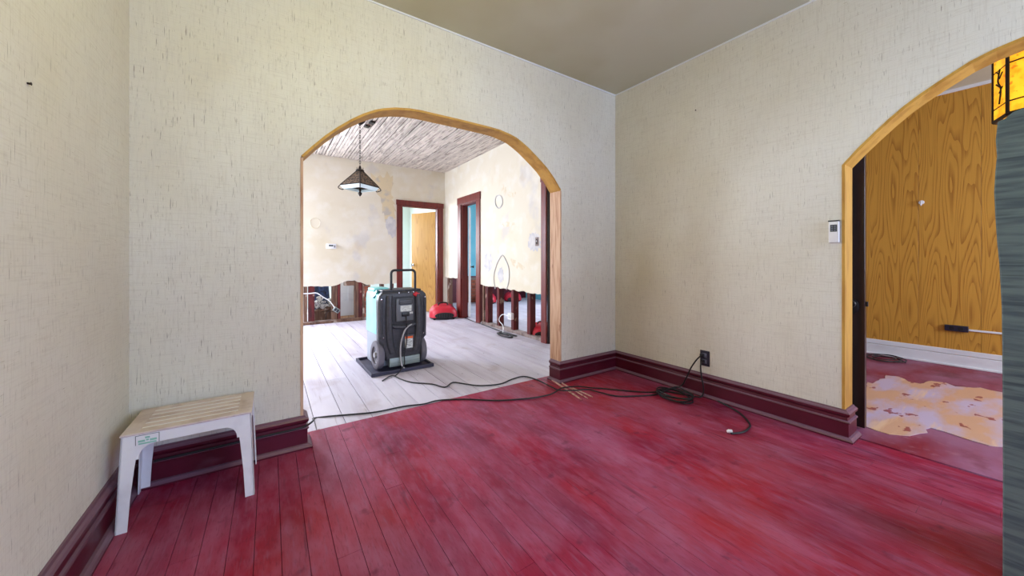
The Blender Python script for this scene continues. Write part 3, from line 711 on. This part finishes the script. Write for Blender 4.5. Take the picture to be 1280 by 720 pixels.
# ---------------------------------------------------------------- weathered grey cabinet by the arch
gx = 1.95
gc = thing('grey_plank_cabinet', 'tall weathered grey-teal wooden cabinet with uneven edge before the arch', 'cabinet', (gx, 0, 0))
oute = [(1253, 900), (1253.5, 600), (1253, 470), (1252, 385), (1249, 330), (1246, 300), (1244, 270), (1242.5, 240), (1244, 215), (1246, 195), (1244.5, 175), (1247, 152), (1256, 148), (1266, 140), (1280, 134)]
pts = []
for px, py in oute:
    q = onX(px, py, gx); pts.append((q.y, max(q.z, 0)))
ztop_ = pts[-1][1]
pts += [(-.11, ztop_+.004), (-.11, 0)]
MB().prism(pts, 0, .028, 'X', bev=.003, seg=1).build('edge_board', GREYSLAB, gc)
MB().box(0, .028, -.50, -.425, 0, ztop_, .003).build('stile', GREYSLAB, gc)
MB().box(0, .028, -.423, -.113, ztop_-.09, ztop_, .003).build('rail', GREYSLAB, gc); MB().box(0, .028, -.423, -.113, 0, .10, .003).build('rail', GREYSLAB, gc)
cd_ = MB().box(.004, .026, -.420, -.116, .105, ztop_-.095, .003).build('door', GREYSLAB, gc)
for z0, z1 in ((.17, .70), (.77, ztop_-.16)): MB().box(-.002, .004, -.365, -.170, z0, z1, .005).build('raised_panel', GREYSLAB, cd_)
MB().lathe([(0, 0), (.006, 0), (.006, .014), (.015, .020), (.016, .028), (0, .034)], 12, T(.004, -.145, .80) @ Matrix.Rotation(-math.pi/2, 4, 'Y')).build('knob', IRON, cd_, True)
MB().box(.028, .42, -.49, .045, .02, 1.44, .004).build('cabinet_body', GREYSLAB, gc)
MB().box(.03, .44, -.5, .05, 1.44, 1.47, .004).build('cabinet_top', GREYSLAB, gc)
for yq in (-.46, .02):
    for xq in (.05, .38): MB().box(xq, xq+.03, yq-.015, yq+.015, 0, .03).build('foot', GREYSLAB, gc)

# ---------------------------------------------------------------- white plastic side table
tb = thing('plastic_side_table', 'low white moulded plastic side table with dusty slatted top', 'table', (-.278, 2.160, 0))
hx, hy, zt = .205, .149, .372
for sx in (-1, 1):
    for sy in (-1, 1):
        # angle-section leg: two tapering webs flaring to the foot
        mb = MB()
        top, bot = .055, .034; sp_ = .014
        for web in (0, 1):
            bm = bmesh.new()
            def pt(u, z, t):
                fl_ = sp_*(1-z/zt); wdt = bot+(top-bot)*(z/zt)**2
                if web == 0: xx, yy_ = (hx+fl_)-u*wdt, (hy+fl_)-t
                else: xx, yy_ = (hx+fl_)-t, (hy+fl_)-u*wdt
                return (sx*xx, sy*yy_, z)
            vs = {}
            zs = [0, .12, .24, .31, zt-.004]
            for i, z in enumerate(zs):
                for u in (0, 1):
                    for t in (0, .0045): vs[i, u, t > 0] = bm.verts.new(pt(u, z, t))
            for i in range(len(zs)-1):
                for t in (False, True): bm.faces.new((vs[i, 0, t], vs[i, 1, t], vs[i+1, 1, t], vs[i+1, 0, t]))
                for u in (0, 1): bm.faces.new((vs[i, u, False], vs[i, u, True], vs[i+1, u, True], vs[i+1, u, False]))
            for i in (0, len(zs)-1): bm.faces.new((vs[i, 0, False], vs[i, 1, False], vs[i, 1, True], vs[i, 0, True]))
            bmesh.ops.recalc_face_normals(bm, faces=bm.faces); mb.add(bm)
        mb.build('leg', WHITEPLASTIC, tb)
def apron(L):   # rounded into the legs
    pts = [(L, .27), (L-.042, .27)]
    for k in range(7):
        a = math.pi/2*k/6; pts.append((L-.042-.045*(1-math.cos(a)), .275+.05*math.sin(a)))
    return [(-L, zt-.004), (L, zt-.004)]+pts+[(-p[0], p[1]) for p in pts[::-1]]
ap = apron(hx-.008)
for sy in (-1, 1): MB().prism(ap, sy*(hy-.004), sy*(hy+.001), 'Y').build('apron', WHITEPLASTIC, tb)
ap = apron(hy-.008)
for sx in (-1, 1): MB().prism(ap, sx*(hx-.004), sx*(hx+.001), 'X').build('apron', WHITEPLASTIC, tb)
for a_, b_ in ((-hx-.004, -hx+.05), (hx-.05, hx+.004)): MB().box(a_, b_, -hy-.004, hy+.004, zt-.006, zt+.004, .004).build('end_rail', DUSTYPLASTIC, tb, True)
ns = 6; sw = 2*hy/ns
for k in range(ns):
    y0 = -hy+k*sw
    MB().box(-hx+.048, hx-.048, y0+(.005 if k else -.004), y0+sw-(.005 if k < ns-1 else -.004), zt-.006, zt+.004, .003).build('slat', DUSTYPLASTIC, tb)
MB().box(-hx+.048, hx-.048, -hy+.01, hy-.01, zt-.008, zt+.0025).build('under_tray', WHITEPLASTIC, tb)
st = MB().box(-.165, -.095, -hy-.0025, -hy-.001, .326, .364).build('sticker', WHITEPLASTIC, tb)
MB().box(-.165, -.163, -hy-.003, -hy-.0025, .326, .364).box(-.097, -.095, -hy-.003, -hy-.0025, .326, .364).box(-.163, -.097, -hy-.003, -hy-.0025, .362, .364).build('sticker_border', MIDGREY, st)
g = MB()
for (x_, z_, w_, h_) in ((-.13, .352, .014, .007), (-.147, .340, .02, .008), (-.113, .340, .02, .008), (-.13, .342, .008, .006), (-.13, .330, .052, .006)):
    g.box(x_-w_/2, x_+w_/2, -hy-.003, -hy-.0025, z_-h_/2, z_+h_/2, M=None)
g.build('sticker_print', GREENINK, st)

# ---------------------------------------------------------------- wall devices in the main room
ol = thing('wall_outlet', 'dark wall outlet with plugged-in black cords above maroon baseboard', 'outlet', (XB, 1.48, .295))
MB().box(-.006, 0, -.037, .037, -.06, .06, .003).build('cover_plate', OUTLETDARK, ol)
for dz in (.024, -.024): MB().box(-.009, -.006, -.017, .017, dz-.016, dz+.016, .003).build('socket_face', OUTLETFACE, ol)
MB().box(-.035, -.009, -.0, .026, .008, .036, .005).build('plug', BLACKPLASTIC, ol)
MB().box(-.032, -.009, -.004, .022, -.036, -.010, .005).build('plug', BLACKPLASTIC, ol)
th = thing('wall_remote', 'white wall-mounted remote with dark display beside the ochre arch', 'remote', (XB, .703, 1.234))
MB().box(-.022, 0, -.024, .024, -.067, .060, .004).build('remote_body', WHITEPLASTIC, th, True)
MB().box(-.024, -.022, -.016, .016, -.002, .040, .001).build('display', SCREEN, th)
for i in range(2):
    for j in range(3): MB().box(-.0255, -.024, -.011+i*.014, -.003+i*.014, .003+j*.012, .010+j*.012).build('button', OUTLETFACE, th)
MB().box(-.026, 0, -.026, .026, .060, .066, .002).build('holder_lip', BLACKPLASTIC, th)
# nail and hook marks
tag(MB().lathe([(0, 0), (.003, 0), (.003, .006), (.005, .007), (0, .009)], 10, T(*onX(34, 104, XL)) @ Matrix.Rotation(math.pi/2, 4, 'Y')).build('nail', IRON, None, True), 'small dark nail stuck high in the left papered wall', 'nail')
tag(MB().lathe([(0, 0), (.003, 0), (.003, .006), (.005, .007), (0, .009)], 10, T(*onX(870, 138, XB)) @ Matrix.Rotation(-math.pi/2, 4, 'Y')).build('nail', IRON, None, True), 'small dark nail in the papered wall above the outlet', 'nail')

# cords
R = .0055
def fz(*pp): return [onZ(x_, y_, R+.001) for x_, y_ in pp]
cordA = [Vector((XB-.035, 1.492, .318)), Vector((XB-.055, 1.515, .285)), Vector((XB-.058, 1.56, .21)), Vector((XB-.056, 1.60, .12)), Vector((XB-.058, 1.66, .03)), ]
cordA += fz((818, 490), (790, 489), (752, 485.5))+[onZ(742, 485, .010), onZ(722, 483, .017), onZ(703, 485, .018), onZ(694, 490, .017), onZ(684, 494, .010)]+fz((660, 498), (620, 500.5), (580, 499), (548, 500.5), (530, 505), (505, 508), (470, 515), (440, 518), (410, 520.5), (392, 523))
last = onZ(392, 523)
cordA += [Vector((.215, 2.45, .10)), Vector((.150, 2.328, .122)), Vector((.0, 2.328, .121)), Vector((-.2, 2.328, .120)), Vector((-.45, 2.328, .120))]
tag(MB().tube(smooth_path(cordA, 5), R, 8).build('extension_cord', BLACKRUBBER, None, True), 'long black cord from wall outlet across both floors to the white table', 'cord')
cordB = [Vector((XB-.032, 1.488, .272)), Vector((XB-.05, 1.488, .24)), Vector((XB-.056, 1.478, .16)), Vector((XB-.056, 1.462, .07)), Vector((XB-.062, 1.475, .010)), Vector((XB-.10, 1.52, .007))]
c0 = onZ(843, 497)
for k in range(34):
    a = k*.74+1.2; q = 1+.12*math.sin(k*1.7)
    cordB.append(c0+Vector((.10*q*math.cos(a)+.02*math.sin(k), .135*q*math.sin(a), .008+.0011*k)))
cordB += fz((820, 493), (795, 495), (770, 495))+[onZ(748, 490, .016), onZ(735, 487, .026), onZ(718, 488, .030), onZ(700, 488, .032), onZ(690, 484, .022)]+fz((672, 475), (655, 470.5), (640, 474), (625, 480), (600, 482), (582, 480), (566, 478), (556, 484), (540, 480), (515, 478), (500, 473.5), (490, 469.5), (478, 476))
tag(MB().tube(smooth_path(cordB, 4), R, 8).build('power_cord', BLACKRUBBER, None, True), 'coiled black power cord running from outlet to the wheeled machine', 'cord')
cordC = fz((893, 499), (905, 505), (918, 512), (928, 519), (936, 528), (937, 534), (929, 540), (914, 542))
tag(MB().tube(smooth_path(cordC, 5), .006, 8).build('cord_stub', BLACKRUBBER, None, True), 'short loose dark cord end curling on red floor below outlet', 'cord')
tip = onZ(913, 542); tag(MB().lathe([(0, 0), (.010, .002), (.012, .018), (.008, .03), (0, .032)], 10, T(tip.x+.012, tip.y-.004, .013) @ Rz(2.6) @ Matrix.Rotation(math.pi/2, 4, 'Y')).build('cord_connector', WHITEPLASTIC, None, True), 'tiny white connector at the tip of the loose cord stub', 'connector')
# splintered strips by the arch jamb
for k, (a, b, wd) in enumerate((((689, 475), (727, 500.5), .014), ((700, 478), (735, 499), .009), ((716, 486), (741, 497), .007))):
    A_, B_ = onZ(*a), onZ(*b); d = (B_-A_); L = d.length; ang = math.atan2(d.y, d.x)
    r_ = random.Random(k); pts = [(0, -wd/2)]+[(L*t_, -wd/2+r_.uniform(-.002, .002)) for t_ in (.3, .6, .85)]+[(L, 0)]+[(L*t_, wd/2+r_.uniform(-.002, .002)) for t_ in (.8, .5, .2)]+[(0, wd/2)]
    o = MB().prism(pts, .001, .009, 'Z').build('wood_strip', DRIFT)
    o.location = A_; o.rotation_euler = (0, 0, ang)
    tag(o, ('longest splintered wood strip lying by the arch corner baseboard', 'middle splintered wood strip lying on red floor near arch', 'shortest splintered wood strip farthest from the arch corner')[k], 'wood strip', 'splintered wood strips')

# ---------------------------------------------------------------- wheeled extraction machine on its tray
tr = thing('drip_tray', 'shallow dark plastic tray under the wheeled machine', 'tray', (1.05, 3.72, 0), math.radians(1))
MB().box(-.29, .29, -.315, .315, .001, .012, .003).build('tray_floor', TRAYM, tr)
MB().box(-.30, -.28, -.325, .325, .001, .034, .004).box(.28, .30, -.325, .325, .001, .034, .004).box(-.28, .28, -.325, -.305, .001, .034, .004).box(-.28, .28, .305, .325, .001, .034, .004).build('tray_rim', TRAYM, tr)
mc = thing('wheeled_extractor', 'charcoal and teal wheeled water extractor with black handle on tray', 'machine', (1.06, 3.70, .013), math.radians(4))
side = [(-.13, .34), (.21, .34), (.22, .36), (.22, .70), (.19, .76), (.02, .77), (-.16, .74)]
MB().prism([(p, z) for p, z in side if z > .0], -.236, .232, 'X', bev=.018, seg=3).build('recovery_tank', TEAL, mc, True)
MB().prism([(-.14, .03), (.22, .03), (.228, .06), (.228, .36), (-.14, .36)], -.222, .222, 'X', bev=.012, seg=2).build('base_housing', BLUEGREY, mc, True)
shell = [(-.245, .30), (-.205, .26), (-.175, .10), (.175, .10), (.205, .26), (.245, .30), (.250, .68), (.240, .735), (.205, .768), (-.205, .768), (-.240, .735), (-.250, .68)]
sh = MB().prism(shell, -.225, -.135, 'Y', bev=.02, seg=3).build('front_shell', CHARCOAL, mc, True)
for sx in (-1, 1):    # raised ribs that narrow towards the foot
    MB().tube(smooth_path([(sx*.145, -.222, .735), (sx*.150, -.232, .60), (sx*.150, -.236, .42), (sx*.138, -.234, .28), (sx*.112, -.228, .17)], 6), .032, 12).build('side_rib', CHARCOAL, sh, True)
    MB().tube(smooth_path([(sx*.222, -.216, .72), (sx*.226, -.220, .55), (sx*.222, -.218, .34)], 5), .016, 10).build('edge_rib', CHARCOAL, sh, True)
MB().prism([(-.115, .44), (.115, .44), (.115, .72), (-.115, .72)], -.2265, -.2245, 'Y').build('recess_face', BLACKPLASTIC, sh)
MB().tube(smooth_path([(-.115, -.226, .435), (-.05, -.240, .418), (.05, -.240, .418), (.115, -.226, .435)], 6), .02, 10).build('belly_ridge', CHARCOAL, sh, True)
cp = MB().box(-.082, .098, -.238, -.2262, .475, .700, .010).build('control_panel', MIDGREY, mc, True)
ve = MB().box(-.055, .085, -.243, -.238, .640, .690, .006).build('vent', CHARCOAL, cp, True)
for k in range(3): MB().box(-.045, .075, -.245, -.243, .650+k*.013, .656+k*.013, .001).build('vent_slat', MIDGREY, ve)
MB().box(-.040, .075, -.2405, -.238, .570, .628, .001).build('rating_label', LABELW, cp)
MB().box(-.028, .050, -.250, -.238, .520, .560, .005).build('power_socket', BLACKPLASTIC, cp, True)
MB().box(.055, .090, -.241, -.238, .542, .560, .001).build('small_label', LABELW, cp)
wl = MB().box(.005, .085, -.247, -.2425, .20, .315, .001).build('warning_label', LABELW, mc)
MB().box(.005, .085, -.2480, -.2470, .318-.022, .318, .0005).build('warning_band', ORANGE, wl)
MB().box(.015, .075, -.2480, -.2470, .236, .240).box(.015, .070, -.2480, -.2470, .252, .255).box(.015, .075, -.2480, -.2470, .266, .269).box(.015, .06, -.2480, -.2470, .280, .283).build('warning_print', MIDGREY, wl)
MB().box(-.02, .11, -.2425, -.225, .17, .335, .006).build('label_boss', CHARCOAL, mc, True)
MB().box(-.145, .165, -.238, -.190, .035, .118, .005).build('foot_plate', ALU, mc, True)
for sx in (-1, 1):
    W0 = T(sx*.218, -.10, .142) @ Matrix.Rotation(math.pi/2, 4, 'Y')
    wh = MB().lathe([(.085, -.030), (.115, -.034), (.136, -.026), (.142, -.010), (.142, .010), (.136, .026), (.115, .034), (.085, .030), (.085, -.030)], 32, W0).build('wheel', TYRE, mc, True)
    hb = MB().lathe([(.086, -.012), (.086, .012), (.066, .012), (.066, -.012), (.086, -.012)], 28, W0).lathe([(0, -.034), (.026, -.034), (.030, -.02), (.030, .02), (.026, .034), (0, .034)], 16, W0)
    for k in range(5): hb.box(.025, .070, -.010, .010, -.009, .009, .003, 1, W0 @ Rz(k*2*math.pi/5+.3))
    hb.build('hub', HUB, wh, True)
MB().tube([(-.218, -.10, .142), (.218, -.10, .142)], .012, 10).build('axle', IRON, mc)
hp = [(-.125, -.165, .70), (-.125, -.165, .90), (-.125, -.163, .945)]+[(-.125+.035*(1-math.cos(a)), -.163, .945+.035*math.sin(a)) for a in (.4, .8, 1.2, 1.57)]
hp += [(-x_, y_, z_) for x_, y_, z_ in hp[::-1]]
MB().tube([(x_+.02, y_, z_) for x_, y_, z_ in hp], .0125, 10).build('handle', BLACKPLASTIC, mc, True)
MB().box(-.20, .20, -.19, .08, .768, .785, .006).build('top_deck', CHARCOAL, mc, True)
rk = MB().lathe([(0, 0), (.022, 0), (.024, .008), (.022, .022), (.015, .026), (0, .027)], 12, T(.125, -.222, .735) @ Matrix.Rotation(math.pi/2, 4, 'X')).box(.095, .165, -.245, -.225, .726, .744, .004).build('release_knob', REDKNOB, mc, True)
MB().lathe([(0, -.015), (.045, -.015), (.047, 0), (.047, .022), (.040, .03), (0, .032)], 20, T(-.208, -.06, .735) @ Matrix.Rotation(math.radians(-62), 4, 'Y')).build('filler_cap', DARKTEAL, mc, True)
MB().box(-.235, -.08, -.04, .16, .755, .80, .014).build('tank_shoulder', TEAL, mc, True)
for x_, z_ in ((-.222, .70), (.222, .70), (-.205, .33), (.205, .33), (-.05, .755), (.05, .755), (.10, .755)):
    MB().lathe([(0, 0), (.007, 0), (.006, .004), (0, .005)], 10, T(x_, -.226 if abs(x_) < .2 else -.233, z_) @ Matrix.Rotation(math.pi/2, 4, 'X')).build('screw', CHROME, mc, True)
MB().tube(smooth_path([(.075, -.245, .435), (.03, -.262, .42), (-.015, -.27, .37), (-.045, -.27, .27), (-.048, -.262, .15), (-.04, -.28, .05), (-.02, -.295, .018)], 6), .0075, 8).build('drain_hose', HOSE, mc, True)
MB().tube(smooth_path([(.012, -.25, .53), (.014, -.262, .47), (.016, -.268, .36), (.012, -.264, .25), (-.008, -.262, .15), (-.012, -.275, .06), (-.05, -.308, .03), (-.09, -.35, .012), (-.15, -.39, -.006)], 6), .0055, 8).build('power_lead', BLACKRUBBER, mc, True)

mc.scale = (.97, 1, .97)
# ---------------------------------------------------------------- pendant lamp on its chain
lpx, lpy = .938, 4.818
pn = thing('pendant_lamp', 'bronze pyramid pendant lamp with pale glass skirt on chain', 'lamp', (lpx, lpy, 0), math.radians(-11))
zb = 1.95; zs_ = 1.995; ztop = 2.185; rb = .225; rtp = .035
ang0 = math.pi/4
def sq(r, z): return [Vector((r*math.cos(ang0*0+k*math.pi/2-math.pi/2), r*math.sin(k*math.pi/2-math.pi/2), z)) for k in range(4)]
lo_, mi_, hi_ = sq(.19, zb), sq(rb, zs_), sq(rtp, ztop)
def quad(a, b, c, d, th_):
    nrm = (b-a).cross(d-a).normalized()*th_
    bm = bmesh.new(); vs = [bm.verts.new(v) for v in (a, b, c, d)]+[bm.verts.new(v+nrm) for v in (a, b, c, d)]
    bm.faces.new(vs[:4]); bm.faces.new(vs[4:][::-1])
    for i in range(4): bm.faces.new((vs[i], vs[(i+1) % 4], vs[4+(i+1) % 4], vs[4+i]))
    bmesh.ops.recalc_face_normals(bm, faces=bm.faces); return MB().add(bm)
for k in range(4):
    k2 = (k+1) % 4
    quad(mi_[k], mi_[k2], hi_[k2], hi_[k], .004).build('shade_panel', BRONZE, pn)
    quad(lo_[k], lo_[k2], mi_[k2], mi_[k], .004).build('glass_skirt', OPAL, pn)
    MB().tube([hi_[k], mi_[k]], .009, 6).build('corner_rib', IRON, pn)
    MB().tube([mi_[k], mi_[k2]], .007, 6).build('rim_bar', IRON, pn)
    MB().tube(smooth_path([mi_[k], mi_[k]*1.0+(mi_[k]-Vector((0, 0, zs_)))*.10+Vector((0, 0, -.035)), lo_[k]+(lo_[k]-Vector((0, 0, zb)))*.06+Vector((0, 0, -.012)), lo_[k]+Vector((0, 0, 0))], 4), .006, 6).build('corner_scroll', IRON, pn)
    MB().tube([hi_[k], hi_[k]+Vector((0, 0, .05))], .006, 6, radii=[.009, .002]).build('crown_spike', IRON, pn)
MB().lathe([(.0, ztop-.005), (.05, ztop-.005), (.05, ztop+.012), (.02, ztop+.03), (.012, ztop+.06), (0, ztop+.06)], 12).build('crown_cap', IRON, pn, True)
MB().lathe([(0, 1.865), (.008, 1.872), (.022, 1.893), (.024, 1.91), (.010, 1.925), (.018, 1.94), (.008, 1.955), (.006, 2.14), (0, 2.14)], 12).build('finial', IRON, pn, True)
chn = MB(); z = ztop+.05; k = 0
while z < HF-.04:
    lk = []
    for q in range(8):
        a = 2*math.pi*q/8; lk.append((.009*math.cos(a), 0, .021*math.sin(a)) if k % 2 == 0 else (0, .009*math.cos(a), .021*math.sin(a)))
    chn.tube([Vector(p)+Vector((0, 0, z)) for p in lk], .0032, 5, closed=True); z += .032; k += 1
chn.build('chain', IRON, pn, True)
MB().lathe([(0, HF-.055), (.015, HF-.05), (.05, HF-.02), (.062, HF-.004), (0, HF-.004)], 16).build('ceiling_canopy', IRON, pn, True)
cb = onZ(462, 155, HF-.01)
o = thing('ceiling_box', 'dark open electrical box strapped across the bare lath ceiling', 'electrical box', (cb.x, cb.y, HF-.025), .15)
MB().box(-.03, .03, -.12, -.04, -.004, .022, .003).box(-.03, .03, .05, .12, -.004, .022, .003).build('box_shell', BLACKPLASTIC, o); MB().box(-.012, .012, -.13, .13, .012, .022, .002).build('strap', GREYSTUD, o)

# ---------------------------------------------------------------- devices on the far room walls
q = onY(414, 308, YF)
o = thing('small_thermostat', 'small white thermostat on the stained plaster near pendant lamp', 'thermostat', tuple(q))
MB().box(-.075, .075, -.022, 0, -.04, .045, .006).build('thermostat_body', WHITEPLASTIC, o, True); MB().box(-.04, .03, -.0235, -.022, 0, .026, .001).build('display', SCREEN, o)
MB().box(.042, .058, -.026, -.022, -.02, .02, .002).build('slider', MIDGREY, o)
q = onX(671.5, 302, XF)
o = thing('light_switch', 'brass light switch plate on patched plaster beside dark doorway', 'light switch', tuple(q))
MB().box(-.006, -.001, -.036, .036, -.058, .058, .003).build('switch_plate', SOLE, o); MB().box(-.009, -.006, -.016, .016, -.034, .034, .002).build('toggle_surround', IRON, o); MB().box(-.018, -.009, -.006, .006, -.004, .014, .002).build('toggle', WHITEPLASTIC, o)
q = onX(638, 395.5, XF-.015)
o = thing('stud_outlet_box', 'white outlet box nailed to an exposed dark stud', 'outlet', tuple(q))
MB().box(-.02, .03, -.045, .045, -.045, .05, .004).build('outlet_box', WHITEPLASTIC, o); MB().box(-.024, -.02, -.02, .02, -.03, .03, .002).build('socket_face', LABELW, o)
tag(MB().tube(smooth_path([q+Vector((-.01, .03, .0)), onX(629, 393, XF-.03), onX(625, 396, XF-.04), onX(624, 401, XF-.05), onX(628, 406, XF-.04), onX(629, 411, XF-.06), onZ(628, 417, .012)], 5), .006, 6).build('white_cable', WHITEPLASTIC, None, True), 'white cable looping from the stud outlet box to the floor', 'cable')
cl = []
c0 = onZ(631.5, 420.5)
for k in range(26):
    a = k*.6; cl.append(c0+Vector((.055*math.cos(a), .17*math.sin(a), .007+.0008*k)))
cl += [onZ(646, 420, .007), onZ(625, 414, .007), onZ(606, 406.5, .007), onZ(590, 401, .007), onZ(580, 396.5, .007)]
tag(MB().tube(smooth_path(cl, 4), .0075, 6).build('floor_cord', BLACKRUBBER, None, True), 'black cord looped on pale floor before studs, leading to air mover', 'cord')

# ---------------------------------------------------------------- red air movers
def air_mover(loc, rz, label, sc=1.0):
    a = thing('air_mover', label, 'air mover', loc, rz, 'red air movers')
    # low domed shell over a black base, wide outlet in front
    bm = bmesh.new(); bmesh.ops.create_uvsphere(bm, u_segments=28, v_segments=16, radius=1)
    for v in bm.verts:
        x_, y_, z_ = v.co
        e = lambda t: math.copysign(abs(t)**.72, t)
        v.co = Vector((e(x_)*.25, e(y_)*.22, max(0, e(z_))*.20+.04+(.03 if y_ > .2 and z_ > 0 else 0)))
    MB().add(bm).build('shell', MOVERRED, a, True)
    MB().lathe([(0, .012), (.235, .012), (.25, .03), (.245, .055), (0, .055)], 28, Matrix.Scale(.9, 4, (0, 1, 0))).build('base_pan', BLACKPLASTIC, a, True)
    bm2 = [(.17*math.cos(t_), .075+.058*math.sin(t_)) for t_ in [k*math.pi/12 for k in range(24)]]
    ou = MB().prism(bm2, -.222, -.15, 'Y', bev=.008, seg=2).build('outlet', BLACKPLASTIC, a, True)
    for k in range(7): MB().box(-.13+k*.043-.003, -.13+k*.043+.003, -.230, -.224, .04, .11).build('grille_bar', CHARCOAL, ou)
    MB().tube(smooth_path([(-.08, .02, .225), (-.075, .02, .27), (0, .02, .285), (.075, .02, .27), (.08, .02, .225)], 5), .013, 8).build('handle', BLACKPLASTIC, a, True)
    for x_ in (-.17, .17):
        for y_ in (-.14, .14): MB().lathe([(0, 0), (.02, 0), (.022, .014), (0, .014)], 10, T(x_, y_, 0)).build('foot', BLACKPLASTIC, a)
    a.scale = (sc,)*3
    return a
air_mover((2.63, 6.16, 0), math.radians(-16), 'red air mover on pale boards between the two red-brown doorways')
p = onZ(669, 424); air_mover((p.x+.20, p.y+.10, 0), math.radians(-30), 'red air mover on floor behind the exposed stud nearest dark doorway', .72)
air_mover((4.45, 7.72, 0), math.radians(-30), 'red air mover by the dark wainscot beneath the blue wall', .95)
air_mover((5.25, 7.75, 0), math.radians(-30), 'red air mover at the far end of the dark wainscot', .9)
